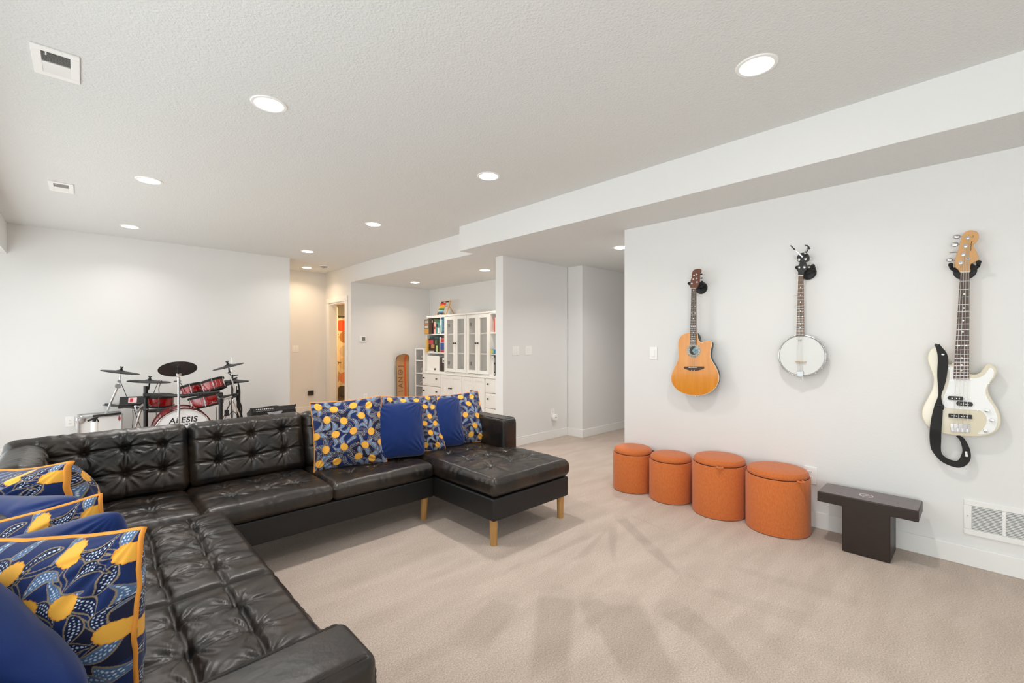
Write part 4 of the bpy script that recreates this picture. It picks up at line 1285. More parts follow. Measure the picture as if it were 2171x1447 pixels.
def text_mesh(body, size, M, bold=0.0, shear=0.0, spacing=1.0):
    cu = bpy.data.curves.new('lettering', 'FONT')
    cu.body = body
    cu.size = size
    cu.align_x = 'CENTER'
    cu.align_y = 'CENTER'
    cu.extrude = .0006
    cu.offset = bold
    cu.shear = shear
    cu.space_character = spacing
    o = bpy.data.objects.new('lettering', cu)
    COL.objects.link(o)
    dg = bpy.context.evaluated_depsgraph_get()
    me = bpy.data.meshes.new_from_object(o.evaluated_get(dg))
    bpy.data.objects.remove(o)
    bpy.data.curves.remove(cu)
    mb = MB(M)
    mb.add([tuple(v.co) for v in me.vertices], [tuple(p.vertices) for p in me.polygons])
    bpy.data.meshes.remove(me)
    return mb

def cymbal(parent, c, R, tx, ty, thick=.006, name='cymbal_pad'):
    M0 = LT(c) @ rot('Y', ty) @ rot('X', tx)
    pr = [(0, .020), (.012, .020), (.030, .017), (.045, .010), (.055, .006), (R * .6, .001), (R * .96, -.008), (R, -.011), (R, -.011 - thick * .6), (R * .6, -thick), (.055, -thick + .001), (0, .008)]
    o = MB().lathe(pr, M0, 64).build(name, M_CYM, parent)
    MB().lathe([(R * .955, -.0065), (R * .97, -.0072), (R * .97, -.0092), (R * .955, -.009)], M0, 64).build('edge_ring', M_RUBBER, o)
    return M0
def felt(parent, M0):
    MB(M0).cyl((0, 0, .02), (0, 0, .03), .017, n=20).cyl((0, 0, .03), (0, 0, .05), .011, n=16).bar((-.017, 0, .056), (.017, 0, .056), .008, .014).build('wing_nut', M_BLACKP, parent)
    MB(M0).cyl((0, 0, -.05), (0, 0, .058), .0045, n=12).build('cymbal_rod', M_CHROME, parent)

# --- bass drum
BC = at(388.5, 921, 5.2)
BC.z = .300
bd = thing('bass_drum', 'bass drum with white lettered front head and dark red hoop', 'drum', (BC.x, BC.y, 0))
BM = LT(BC) @ rot('Z', -3) @ rot('X', 90)        # local +z faces the viewer
RB = .288
MB(BM).lathe([(RB - .012, -.36), (RB - .006, -.36), (RB - .006, -.03), (RB - .012, -.03)], None, 72).build('shell', M_RED, bd)
for zz in (-.385, -.025):
    h = MB(BM).lathe([(RB - .018, zz), (RB + .004, zz), (RB + .004, zz + .040), (RB - .018, zz + .040)], None, 72).build('hoop', M_DRED, bd, bevel=.002)
MB(BM).tube([(math.cos(a) * (RB - .013), math.sin(a) * (RB - .013), .016) for a in np.linspace(0, 2 * PI, 73)[:-1]], .005, 8, closed=True).build('chrome_ring', M_CHROME, bd)
hd_ = MB(BM).lathe([(0, .008), (RB - .02, .008), (RB - .016, .004), (RB - .016, 0), (0, 0)], None, 72).build('front_head', M_HEADW, bd)
text_mesh('ALESIS', .088, BM @ LT((.0, .150, .0085)), .0018, .12, 1.08).build('logo', M_INK, hd_)
text_mesh('DRUMS', .030, BM @ LT((.0, .098, .0085)), .0008, 0, 1.6).build('logo_word', M_INK, hd_)
MB(BM).box(-.165, -.09, .097, .100, .008, .0092).box(.09, .165, .097, .100, .008, .0092).build('logo_rules', M_INK, hd_)
for k in range(8):
    a = 2 * PI * (k + .5) / 8
    ca, sa = math.cos(a), math.sin(a)
    MB(BM).bar(((RB + .010) * ca, (RB + .010) * sa, -.30), ((RB + .010) * ca, (RB + .010) * sa, .015), .008, .008)\
        .bar(((RB + .002) * ca, (RB + .002) * sa, .02), ((RB + .026) * ca, (RB + .026) * sa, .02), .016, .01).build('tension_claw', M_CHROME, bd)
for s in (-1, 1):
    p = BC + Vector((s * .27, .12, -.10))
    MB().cyl(p, (BC.x + s * .40, BC.y + .02, .006), .008, n=12).build('spur', M_STEEL, bd)

# --- rack with pads
rk = thing('drum_rack', 'black drum rack carrying red electronic drum pads', 'drum kit', (BC.x, BC.y + .1, 0))
P1, P2, P3 = at(309, 818, 5.35), at(468, 846, 5.35), at(221, 829, 5.85)
PR = .022
for p, zt_ in ((P1, P1.z), (P2, P2.z), (P3, P3.z)):
    o = MB().cyl((p.x, p.y, .012), (p.x, p.y, zt_), PR, n=24).build('post', M_BLACKM, rk)
    MB().cyl((p.x, p.y, 0), (p.x, p.y, .03), PR + .010, n=24).build('rubber_foot', M_RUBBER, o)
P4 = Vector((P2.x + .32, P2.y + .62, .72))
o = MB().cyl((P4.x, P4.y, .012), P4, PR, n=24).build('post', M_BLACKM, rk)
MB().cyl((P4.x, P4.y, 0), (P4.x, P4.y, .03), PR + .010, n=24).build('rubber_foot', M_RUBBER, o)
ra, rb, rc = at(311, 836, 5.33), at(390, 838, 5.20), at(466, 830, 5.33)
MB().tube(catmull([ra, rb, rc], 12), .019, 16).build('front_rail', M_BLACKM, rk)
la, lb = at(309, 866, 5.36), at(221, 857, 5.85)
MB().tube([la, lb], .017, 16).build('side_rail', M_BLACKM, rk)
lc, ld = at(468, 842, 5.36), Vector((P4.x, P4.y, P4.z - .06))
MB().tube([lc, ld], .017, 16).build('side_rail', M_BLACKM, rk)
def clamp(c, s=.05, parent=rk, m=None):
    c = Vector(c)
    o = MB().box(c.x - s / 2, c.x + s / 2, c.y - s / 2, c.y + s / 2, c.z - s / 2, c.z + s / 2).build('clamp', m or M_BLACKP, parent, bevel=.006)
    MB().cyl(c + Vector((0, -s / 2, 0)), c + Vector((0, -s / 2 - .022, 0)), .008, n=12).bar(c + Vector((-.017, -s / 2 - .024, 0)), c + Vector((.017, -s / 2 - .024, 0)), .009, .012).build('wing_bolt', M_CHROME, o)
    return o
for q in (at(309, 838, 5.34), at(309, 866, 5.36), at(467, 836, 5.34), at(468, 850, 5.36), at(221, 857, 5.85), at(256, 861, 5.65), at(424, 836, 5.24), at(497, 838, 5.6)):
    clamp(q, .052)
def tom(c, R, h, tx, ty, name='drum_pad'):
    M0 = LT(c) @ rot('Y', ty) @ rot('X', tx)
    o = MB(M0).lathe([(R - .006, -h), (R, -h), (R, 0), (R - .006, 0)], None, 56).build(name, M_RED, rk)
    MB(M0).lathe([(R - .012, 0), (R + .008, 0), (R + .012, .008), (R + .011, .024), (R, .029), (R - .012, .026)], None, 56).build('rim', M_RUBBER, o)
    MB(M0).lathe([(0, .018), (R - .011, .018), (R - .011, .010), (0, .010)], None, 48).build('mesh_head', M_MESH, o)
    MB(M0).lathe([(R - .012, -h - .022), (R + .006, -h - .022), (R + .006, -h), (R - .012, -h)], None, 56).build('lower_hoop', M_RUBBER, o)
    for k in range(6):
        a = 2 * PI * (k + .35) / 6
        ca, sa = math.cos(a), math.sin(a)
        MB(M0).bar(((R + .008) * ca, (R + .008) * sa, -h - .01), ((R + .008) * ca, (R + .008) * sa, .022), .007, .007)\
            .bar(((R + .005) * ca, (R + .005) * sa, -h * .68), ((R + .005) * ca, (R + .005) * sa, -h * .32), .014, .016).build('lug', M_CHROME, o)
    return M0
MA = tom(at(339, 841, 5.75), .150, .095, 4, 2)
MB_ = tom(at(404, 820, 5.72), .118, .085, -14, -12)
MC = tom(at(450, 809, 5.66), .125, .095, -14, -14)
MD = tom(at(432, 842, 5.62), .155, .105, -8, -10)
# pad underneath and connecting arms
MB(LT(at(338, 869, 5.7))).lathe([(0, -.012), (.13, -.012), (.14, 0), (.13, .012), (0, .012)], None, 48).build('stand_basket', M_BLACKM, rk)
for a, b in ((at(339, 846, 5.75), at(311, 860, 5.37)), (at(404, 828, 5.7), at(395, 838, 5.23)), (at(450, 818, 5.66), at(440, 834, 5.27)), (at(432, 850, 5.62), at(462, 850, 5.37)), (at(256, 861, 5.65), at(280, 852, 5.5))):
    MB().tube([a, a.lerp(b, .5) + Vector((0, 0, -.012)), b], .0095, 10).build('pad_arm', M_CHROME, rk)
# module box with a red and white badge
mc = at(283, 849, 5.48)
md = MB(LT(mc) @ rot('Z', -14) @ rot('X', -24)).box(-.13, .10, -.02, .05, -.055, .05).build('sound_module', M_BLACKP, rk, bevel=.006)
MB(LT(mc) @ rot('Z', -14) @ rot('X', -24)).box(-.045, .035, -.0225, -.0195, -.030, .032).build('badge_plate', mat('pale_pink_badge', (226, 190, 192), .4), md)
MB(LT(mc) @ rot('Z', -14) @ rot('X', -24)).box(-.030, .000, -.0245, -.0225, -.022, .024).build('badge_mark', mat('red_badge', (170, 24, 30), .4), md)
MB().tube([at(287, 860, 5.46), at(292, 872, 5.44), at(303, 858, 5.38)], .016, 12).build('module_arm', M_STEEL, rk)
# rack mounted cymbals
c2 = at(317, 807, 5.75)
M2 = cymbal(rk, c2, .225, 1, 5)
felt(rk, M2)
MB().tube([c2 + Vector((0, 0, -.03)), at(315, 826, 5.7), at(311, 836, 5.4)], .009, 10).build('cymbal_arm', M_CHROME, rk)
c4 = at(484, 775, 5.75)
M4 = cymbal(rk, c4, .178, -2, -14)
felt(rk, M4)
MB().tube(catmull([M4 @ Vector((0, 0, -.03)), at(487, 790, 5.74), at(490, 800, 5.72), at(495, 818, 5.68), at(498, 836, 5.62)], 5), .011, 12).build('cymbal_arm', M_CHROME, rk)
o = MB().sphere(at(487, 790, 5.74), .024, 8, (1, 1, .8)).build('tilter', M_CHROME, rk)
MB().tube([at(498, 838, 5.62), at(483, 843, 5.5), at(468, 848, 5.37)], .013, 12).build('cymbal_arm', M_STEEL, rk)
MB().bar(at(478, 815, 5.7), at(490, 812, 5.7), .05, .035).bar(at(488, 806, 5.72), at(503, 800, 5.74), .03, .02).build('trigger_box', M_BLACKP, rk, bevel=.006)
# cables
def cable(pts, r, parent, name='cable'):
    MB().tube(catmull(pts, 7), r, 8).build(name, M_RUBBER, parent)
cable([at(505, 812, 5.78), at(508, 830, 5.76), at(507, 848, 5.76), at(512, 866, 5.8), at(509, 900, 5.8)], .010, rk)
cable([at(502, 818, 5.78), at(501, 840, 5.76), at(506, 862, 5.8), at(514, 884, 5.8), at(516, 905, 5.85)], .006, rk)
cable([at(338, 805, 5.75), at(330, 822, 5.7), at(325, 835, 5.6), at(320, 838, 5.5)], .0035, rk)
cable([at(343, 806, 5.75), at(337, 822, 5.7), at(338, 836, 5.6)], .0035, rk)
cable([at(254, 806, 5.6), at(262, 824, 5.6), at(270, 843, 5.55), at(276, 850, 5.5)], .0035, rk)
cable([at(383, 812, 5.05), at(388, 820, 5.1), at(392, 830, 5.18)], .0035, rk)
cable([at(281, 868, 5.5), at(282, 885, 5.5), at(280, 912, 5.5)], .0035, rk)
cable([at(284, 868, 5.5), at(291, 886, 5.5), at(300, 910, 5.5)], .0035, rk)
cable([at(458, 862, 5.5), at(459, 880, 5.5), at(459, 905, 5.5)], .0035, rk)
cable([at(331, 872, 5.6), at(331, 884, 5.6), at(326, 896, 5.5)], .0035, rk)
cable([at(485, 846, 5.6), at(487, 858, 5.6), at(481, 868, 5.6), at(480, 880, 5.6), at(474, 892, 5.6), at(470, 905, 5.6)], .0035, rk)
hb = at(480.5, 874, 5.6)
MB().box(hb.x - .022, hb.x + .022, hb.y - .015, hb.y + .015, hb.z - .042, hb.z + .032).build('cable_box', M_BLACKP, rk, bevel=.004)
cable([at(486, 880, 5.7), at(492, 872, 5.7), at(500, 876, 5.7), at(506, 892, 5.7), at(508, 908, 5.7)], .004, rk)

# --- free standing cymbal stands
def tripod(t, x, y, r=.30, h=.34):
    for k in range(3):
        a = 2 * PI * k / 3 + .4
        o = MB().tube([(x, y, h), (x + r * .5 * math.cos(a), y + r * .5 * math.sin(a), h * .52), (x + r * math.cos(a), y + r * math.sin(a), .012)], .008, 8).build('leg', M_CHROME, t)
        MB().sphere((x + r * math.cos(a), y + r * math.sin(a), .014), .014, 6).build('rubber_foot', M_RUBBER, o)
c1 = at(256, 787, 5.6)
st = thing('cymbal_stand', 'leftmost black cymbal on a slanted chrome boom stand', 'cymbal', (c1.x - .1, c1.y, 0), 'cymbals on their own stands')
M1 = cymbal(st, c1, .192, 2, 10)
felt(st, M1)
j1, j2, e1 = at(253, 808, 5.6), at(250, 818, 5.6), at(196, 942, 5.6)
MB().tube([M1 @ Vector((0, 0, -.04)), j1, at(252, 814, 5.6)], .008, 10).build('tilter_neck', M_CHROME, st)
MB().cyl(j1 + Vector((0, -.016, 0)), j1 + Vector((0, .016, 0)), .020, n=20).build('tilter', M_STEEL, st)
MB().cyl(j2 + Vector((0, -.02, 0)), j2 + Vector((0, .02, 0)), .030, n=24).build('boom_joint', M_STEEL, st)
MB().tube([j2, e1], .0135, 14).build('boom', M_CHROME, st)
b1 = at(309 - 5, 862, 5.5)
MB().tube([at(303, 856, 5.5), at(287, 906, 5.5), Vector((at(287, 906, 5.5).x - .02, at(287, 906, 5.5).y, .05))], .013, 12).build('slanted_tube', M_CHROME, st)
MB().tube([Vector((e1.x, e1.y, max(e1.z, .03))), Vector((at(287, 906, 5.5).x - .02, at(287, 906, 5.5).y, .05))], .012, 10).build('base_bar', M_CHROME, st)
for p in (Vector((e1.x, e1.y, .015)), Vector((at(287, 906, 5.5).x - .02, at(287, 906, 5.5).y, .02))):
    MB().sphere(p, .02, 8).build('rubber_foot', M_RUBBER, st)
c3 = at(377, 780, 5.0)
st = thing('cymbal_stand', 'tall centre chrome stand with a black cymbal tilted to show its underside', 'cymbal', (c3.x, c3.y, 0), 'cymbals on their own stands')
M3 = cymbal(st, c3, .178, -30, 0)
felt(st, M3)
k0 = at(379, 800, 5.0)
MB().tube([M3 @ Vector((0, 0, -.035)), at(378, 792, 4.97), k0], .010, 10).build('tilter_neck', M_CHROME, st)
MB().box(k0.x - .022, k0.x + .022, k0.y - .018, k0.y + .018, at(378, 797, 5).z, at(378, 790, 5).z).build('tilter', M_STEEL, st, bevel=.006)
MB().cyl((k0.x, k0.y, k0.z), (k0.x, k0.y, at(379, 812, 5).z), .016, n=16).bar((k0.x - .045, k0.y, at(379, 807.5, 5).z), (k0.x + .02, k0.y, at(379, 807.5, 5).z), .012, .014).build('height_collar', M_CHROME, st)
MB().cyl((k0.x + .003, k0.y, .02), (k0.x, k0.y, at(379, 811, 5).z), .0125, n=16).build('pole', M_CHROME, st)
tripod(st, k0.x, k0.y, .22, .30)
c5 = at(496, 806, 5.85)
st = thing('hi_hat_stand', 'black hi-hat pair on a thin chrome stand right of the drum kit', 'cymbal', (c5.x, c5.y, 0))
cymbal(st, c5, .172, 0, 1)
M6 = LT(c5 + Vector((0, 0, -.03))) @ rot('X', 180)
MB(M6).lathe([(0, .012), (.03, .010), (.05, .002), (.16, -.006), (.166, -.009), (.05, -.006), (0, 0)], None, 56).build('lower_cymbal', M_CYM, st)
MB().cyl((c5.x - .02, c5.y, .25), (c5.x - .02, c5.y, at(493, 757, 5.85).z), .004, n=10).build('pull_rod', M_CHROME, st)
MB().cyl((c5.x - .02, c5.y, .02), (c5.x - .02, c5.y, c5.z - .06), .011, n=14).build('pole', M_BLACKM, st)
MB().cyl((c5.x - .02, c5.y, c5.z + .015), (c5.x - .02, c5.y, c5.z + .075), .013, n=14).bar((c5.x - .02, c5.y, c5.z + .06), (c5.x + .05, c5.y, c5.z + .07), .012, .012).build('clutch', M_BLACKP, st)
tripod(st, c5.x - .02, c5.y, .26, .62)

# --- amplifier, tilted back
ax0, ax1 = 1.752, 2.366
am = thing('guitar_amplifier', 'black combo amplifier tilted back behind the sofa', 'amplifier', ((ax0 + ax1) / 2, 7.3, 0))
AM = LT((ax0, 7.33, .402)) @ rot('X', -22)
aw = ax1 - ax0
MB(AM).box(0, aw, .006, .255, -.325, 0).build('cabinet', mat('black_tolex', (30, 30, 30), .6, bump=(300, .4, .002)), am, bevel=.012)
MB(AM).box(.02, aw - .02, -.001, .008, -.31, -.082).build('grille_cloth', mat('black_grille', (22, 22, 23), .8, bump=(600, .4, .002)), am)
cpn = MB(AM).box(.02, aw - .02, -.002, .008, -.075, -.014).build('control_panel', M_BLACKP, am)
for k in range(9):
    MB(AM).cyl((.07 + k * .027, -.002, -.036), (.07 + k * .027, -.012, -.036), .0085, n=14).build('control_knob', M_STEEL, cpn)
MB(AM).box(.06, .31, -.003, -.001, -.066, -.056).build('panel_legend', mat('pale_legend', (150, 150, 150), .5, vary=(120, (30, 30, 30), .08)), cpn)
bdg = MB(AM @ rot('X', 90)).prism([(.205, -.092), (.425, -.080), (.375, -.150), (.255, -.156)], .001, .004).build('badge', mat('silver_badge', (176, 178, 186), .35, metal=.4, vary=(55, (110, 112, 124), .12), stretch=(.2, 1, 3)), am)
MB(AM).tube(catmull([(.18, .13, .002), (.22, .13, .03), (aw - .22, .13, .03), (aw - .18, .13, .002)], 6), .008, 8).build('handle', M_RUBBER, am)
for x in (.0, aw):
    MB(AM).box(x - .006, x + .006, -.002, .03, -.03, .003).build('corner_guard', M_BLACKM, am)

# --- aluminium case and white canister
q0, q1 = on_y(166, 884, 7.30), on_y(258, 880, 7.30)
ca_ = thing('equipment_case', 'white equipment case with silver edges on the floor by the wall', 'case', ((q0.x + q1.x) / 2, 7.4, 0))
zt_ = .47
MB().box(q0.x + .01, q1.x - .01, 7.31, 7.62, .012, zt_ - .01).build('panels', mat('white_case_panel', (226, 226, 224), .45), ca_, bevel=.004)
ed = MB()
for x in (q0.x, q1.x):
    for y in (7.30, 7.63):
        ed.bar((x, y, .0), (x, y, zt_), .024, .024)
for z in (.012, zt_ - .006):
    for y in (7.30, 7.63):
        ed.bar((q0.x, y, z), (q1.x, y, z), .022, .022)
    for x in (q0.x, q1.x):
        ed.bar((x, 7.30, z), (x, 7.63, z), .022, .022)
ed.build('edge_trim', M_STEEL, ca_, bevel=.003)
MB().sphere((q0.x + .02, 7.30, zt_ - .03), .045, 10, (1, .3, 1)).build('corner_cap', M_STEEL, ca_)
MB().sphere((q1.x - .01, 7.30, zt_ - .05), .024, 10, (1, .5, 1.4)).build('red_tag', mat('dark_red_tag', (150, 30, 44), .5), ca_)
MB().bar((q1.x - .26, 7.288, zt_ + .004), (q1.x - .005, 7.288, zt_ + .012), .03, .026).build('handle', M_BLACKP, ca_, bevel=.006)
wc = at(200, 893, 4.9)
wn_ = thing('floor_canister', 'white canister with black clamp top just behind the sofa back', 'canister', (wc.x, wc.y, 0))
MB().lathe([(.0, 0), (.03, 0), (.03, wc.z - .015), (.02, wc.z), (0, wc.z)], LT((wc.x, wc.y, 0)), 28).build('tube', W_PLAST, wn_)
MB().bar((wc.x - .055, wc.y, wc.z + .012), (wc.x + .03, wc.y, wc.z + .045), .03, .02).cyl((wc.x, wc.y, wc.z - .002), (wc.x, wc.y, wc.z + .03), .016, n=16).bar((wc.x + .02, wc.y, wc.z + .03), (wc.x + .035, wc.y, wc.z - .01), .012, .012).build('clamp_top', M_BLACKP, wn_, bevel=.003)
# ---------------------------------------------------------------- playroom storage wall
XB, XU = 4.71, 4.80
ZB, ZT = .80, 1.868
YB = (7.44, 6.82, 6.18, 5.57, 4.95)
def knob(x, y, z, parent):
    MB().cyl((x, y, z), (x - .014, y, z), .006, n=10).sphere((x - .022, y, z), .0145, 8).build('knob', M_KNOB, parent)
def carcass(t, xf, xb, y0, y1, z0, z1, th=.018, shelves=(), back=True, name='carcass'):
    mb = MB().box(xf, xb, y0, y0 + th, z0, z1).box(xf, xb, y1 - th, y1, z0, z1)
    mb.box(xf, xb, y0 + th, y1 - th, z0, z0 + th).box(xf, xb, y0 + th, y1 - th, z1 - th, z1)
    if back:
        mb.box(xb - .01, xb, y0 + th, y1 - th, z0 + th, z1 - th)
    o = mb.build(name, W_LACQ, t, bevel=.0015)
    for z in shelves:
        MB().box(xf + .012, xb - .012, y0 + th, y1 - th, z - .010, z + .010).build('shelf', W_LACQ, t)
    return o
def base_unit(y0, y1, label, kind):
    t = thing('base_cabinet', label, 'cabinet', ((XB + 5.17) / 2, (y0 + y1) / 2, 0), 'white base cabinets')
    y0 += .002; y1 -= .002
    carcass(t, XB + .02, 5.165, y0, y1, .06, ZB - .022)
    MB().box(XB - .008, 5.165, y0, y1, ZB - .022, ZB).build('top_board', W_LACQ, t, bevel=.003)
    MB().box(XB + .03, 5.15, y0 + .01, y1 - .01, 0, .06).build('plinth', W_LACQ, t)
    if kind == 'drawers':
        for z0, z1 in ((.545, .772), (.302, .537), (.068, .294)):
            d = MB().box(XB, XB + .02, y0 + .006, y1 - .006, z0, z1).build('drawer_front', W_LACQ, t, bevel=.003)
            MB().box(XB - .003, XB + .001, y0 + .03, y1 - .03, z0 + .022, z1 - .022).build('raised_panel', W_LACQ, d, bevel=.002)
            for s in (.14, .82):
                knob(XB - .003, y1 - (y1 - y0) * s, (z0 + z1) / 2 + .03, d)
    else:
        ym = (y0 + y1) / 2
        for a, b, k in ((y0 + .006, ym - .002, ym - .03), (ym + .002, y1 - .006, ym + .03)):
            d = MB().box(XB, XB + .02, a, b, .068, .772).build('door', W_LACQ, t, bevel=.003)
            fr = MB()
            w_ = .05
            fr.box(XB - .006, XB, a, a + w_, .068, .772).box(XB - .006, XB, b - w_, b, .068, .772).box(XB - .006, XB, a + w_, b - w_, .068, .068 + w_).box(XB - .006, XB, a + w_, b - w_, .772 - w_, .772)
            fr.build('door_frame', W_LACQ, d, bevel=.0015)
            knob(XB - .006, k, .545, d)
base_unit(YB[1], YB[0], 'white drawer cabinet left of the panelled doors, beside the clear drawer tower', 'drawers')
base_unit(YB[2], YB[1], 'white two-door base cabinet under the left glass cabinet', 'doors')
base_unit(YB[3], YB[2], 'white two-door base cabinet under the right glass cabinet', 'doors')
base_unit(YB[4], YB[3], 'white drawer cabinet half hidden behind the partition edge', 'drawers')

SH = (1.165, 1.512)
def glass_unit(y0, y1, label):
    t = thing('glass_cabinet', label, 'cabinet', ((XU + 5.17) / 2, (y0 + y1) / 2, ZB), 'glass door cabinets')
    y0 += .002; y1 -= .002
    carcass(t, XU + .02, 5.165, y0, y1, ZB + .001, ZT - .03, shelves=SH)
    MB().box(XU - .008, 5.165, y0, y1, ZT - .03, ZT).build('top_board', W_LACQ, t, bevel=.003)
    ym = (y0 + y1) / 2
    for a, b, k in ((y0 + .006, ym - .002, ym - .028), (ym + .002, y1 - .006, ym + .028)):
        fr = MB()
        w_ = .058
        z0, z1 = ZB + .03, ZT - .038
        fr.box(XU, XU + .02, a, a + w_, z0, z1).box(XU, XU + .02, b - w_, b, z0, z1).box(XU, XU + .02, a + w_, b - w_, z0, z0 + w_).box(XU, XU + .02, a + w_, b - w_, z1 - w_, z1)
        d = fr.build('glass_door', W_LACQ, t, bevel=.002)
        MB().box(XU + .008, XU + .012, a + w_ - .004, b - w_ + .004, z0 + w_ - .004, z1 - w_ + .004).build('door_pane', M_CABGL, d)
        knob(XU, k, 1.345, d)
        for zz in (z0 + .16, z1 - .16):
            yy = b - w_ - .012 if k > ym else a + w_ + .012
            MB().box(XU + .022, XU + .05, yy - .012, yy + .012, zz - .03, zz + .03).build('hinge', M_DARK, d)
glass_unit(YB[2], YB[1], 'white glass-door cabinet next to the shelves of board games')
glass_unit(YB[3], YB[2], 'white glass-door cabinet nearer the partition edge')
def shelf_unit(y0, y1, label):
    t = thing('open_shelf_unit', label, 'shelf unit', ((XU + 5.17) / 2, (y0 + y1) / 2, ZB), 'open shelf units')
    carcass(t, XU, 5.165, y0 + .002, y1 - .002, ZB + .001, ZT - .024, shelves=SH)
    MB().box(XU - .006, 5.165, y0 + .002, y1 - .002, ZT - .024, ZT).build('top_board', W_LACQ, t, bevel=.003)
shelf_unit(YB[1], 7.425, 'white open shelf unit full of books and board games')
shelf_unit(YB[4], YB[3], 'white open shelf unit partly hidden by the partition edge')

def book(name, label, cat, u0, u1, z0, z1, c, xf=4.815, depth=.22, bands=(), group='books and games on the left shelves', rough=.5):
    y1, y0 = on_x(u0, 740, xf).y, on_x(u1, 740, xf).y
    t = thing(name, label, cat, (xf, (y0 + y1) / 2, z0), group)
    mm = mat(name + '_cover', c, rough)
    MB().box(xf, xf + depth, y0 + .002, y1 - .002, z0, z1).build('cover', mm, t, bevel=.003)
    for i, (a, b, l, r_, cc) in enumerate(bands):
        h, w_ = z1 - z0, y1 - y0
        MB().box(xf - .0012, xf + .001, y1 - .004 - (w_ - .008) * r_, y1 - .004 - (w_ - .008) * l, z0 + h * a, z0 + h * b).build('spine_art', mat('spine_art', cc, .5), t)
    return t
s2, s1, s0 = SH[1] + .010, SH[0] + .010, ZB + .019
book('game_box', 'tan and black striped game box jutting out at the left of the top shelf', 'game box', 899.8, 909, s2, s2 + .283, (96, 82, 70), 4.752, .3,
     [(.02, .34, 0, 1, (196, 148, 66)), (.40, .55, .1, .9, (196, 188, 176)), (.62, .68, .05, .95, (190, 110, 70)), (.74, .9, .15, .9, (170, 168, 158))])
book('game_box', 'black and dark red box with a white spot on the top shelf', 'game box', 909.6, 918.8, s2, s2 + .285, (52, 28, 28), 4.83, .25, [(.78, .95, .2, .85, (232, 226, 222)), (.2, .6, .25, .6, (110, 30, 30))])
book('book', 'pink and white book spine on the top shelf', 'book', 919.3, 924.2, s2, s2 + .285, (226, 178, 170), 4.83, .25, [(.8, .98, 0, 1, (70, 110, 70)), (.3, .5, .2, .8, (150, 60, 60))])
book('book', 'teal and green book spine on the top shelf', 'book', 924.4, 931.8, s2, s2 + .278, (70, 140, 140), 4.83, .25, [(.78, .98, 0, 1, (58, 96, 62)), (.05, .4, .5, 1, (232, 232, 226)), (.45, .7, .1, .5, (60, 40, 44))])
book('book', 'white edged pale book left of the blue one on the top shelf', 'book', 932.2, 934.8, s2, s2 + .30, (226, 230, 228), 4.83, .25, [(.1, .5, .2, .7, (120, 160, 160))])
book('book', 'blue and teal book at the right end of the top shelf', 'book', 935, 943.2, s2, s2 + .298, (58, 118, 150), 4.83, .25, [(.1, .9, .15, .3, (170, 206, 214)), (.3, .8, .5, .68, (24, 66, 96)), (.05, .2, .3, .9, (36, 60, 80))])
book('game_box', 'thin yellow box at the left of the middle shelf', 'game box', 902.6, 906, s1, s1 + .258, (214, 176, 84), 4.785, .28)
book('game_box', 'dark game box with red and tan picture on the middle shelf', 'game box', 906.2, 921.8, s1, s1 + .255, (60, 36, 34), 4.82, .26,
     [(.62, .92, .15, .8, (190, 70, 86)), (.3, .58, .5, .98, (176, 132, 84)), (.1, .5, .05, .4, (40, 30, 34)), (.04, .1, .1, .9, (214, 206, 196))])
book('book', 'green and black book on the middle shelf', 'book', 922, 930.2, s1, s1 + .258, (40, 56, 34), 4.82, .24, [(.05, .5, .3, .75, (196, 210, 140)), (.6, .9, .1, .4, (120, 140, 110))])
book('game_box', 'red white and blue box at the right of the middle shelf', 'game box', 931.6, 943, s1, s1 + .29, (222, 214, 210), 4.83, .25,
     [(.0, .14, .15, 1, (160, 40, 48)), (.16, .62, .15, .95, (52, 84, 150)), (.66, .86, .25, 1, (196, 48, 50)), (.9, .99, .3, 1, (90, 36, 34))])
book('game_box', 'flat teal box lying across the middle shelf books', 'game box', 910.5, 930, s1 + .259, s1 + .30, (36, 92, 96), 4.83, .24, [(.2, .8, .3, .55, (24, 40, 44))])
t = thing('storage_box', 'white storage box with a round black finger hole on the lowest shelf', 'box', (4.82, 7.08, s0), None)
y1, y0 = on_x(905, 740, 4.825).y, on_x(931, 740, 4.825).y
MB().box(4.825, 5.1, y0, y1, s0, s0 + .285).build('body', W_PLAST, t, bevel=.006)
p = on_x(922.3, 782, 4.825)
MB().cyl((4.826, p.y, s0 + .035), (4.822, p.y, s0 + .035), .021, n=20).build('finger_hole', M_BLACKP, t)
book('picture_block', 'dark brown and white picture block on the lowest shelf', 'picture', 932.2, 943, s0, s0 + .265, (56, 44, 42), 4.83, .05, [(.62, .96, .55, 1, (236, 234, 232)), (.68, .80, .72, .95, (20, 20, 22)), (0, 1, 0, .06, (220, 218, 214))], None)
GR = 'books and boxes on the right shelves'
book('book', 'thin red book on the upper right shelf beside the partition edge', 'book', 1046.8, 1048.6, s2, s2 + .235, (196, 72, 62), 4.83, .22, (), GR)
book('book', 'pale pink book beside the thin red one', 'book', 1048.8, 1052.5, s2, s2 + .24, (226, 186, 178), 4.83, .22, (), GR)
book('game_box', 'small yellow and blue box on the middle right shelf', 'game box', 1039, 1052, s1, s1 + .066, (52, 122, 168), 4.79, .15, [(0, 1, 0, .3, (210, 196, 60)), (.1, .9, .42, .55, (180, 210, 120))], GR)
book('book', 'black and white lettered book on the lower right shelf', 'book', 1047.2, 1050.2, s0, s0 + .325, (38, 38, 40), 4.83, .22, [(.05, .12, .2, .8, (210, 210, 210)), (.2, .55, .3, .7, (170, 170, 170)), (.65, .9, .3, .7, (190, 190, 190))], GR)
book('book', 'white book on the lower right shelf', 'book', 1041, 1046.8, s0, s0 + .32, (228, 226, 222), 4.83, .22, [(.8, .9, .4, .6, (130, 130, 130))], GR)

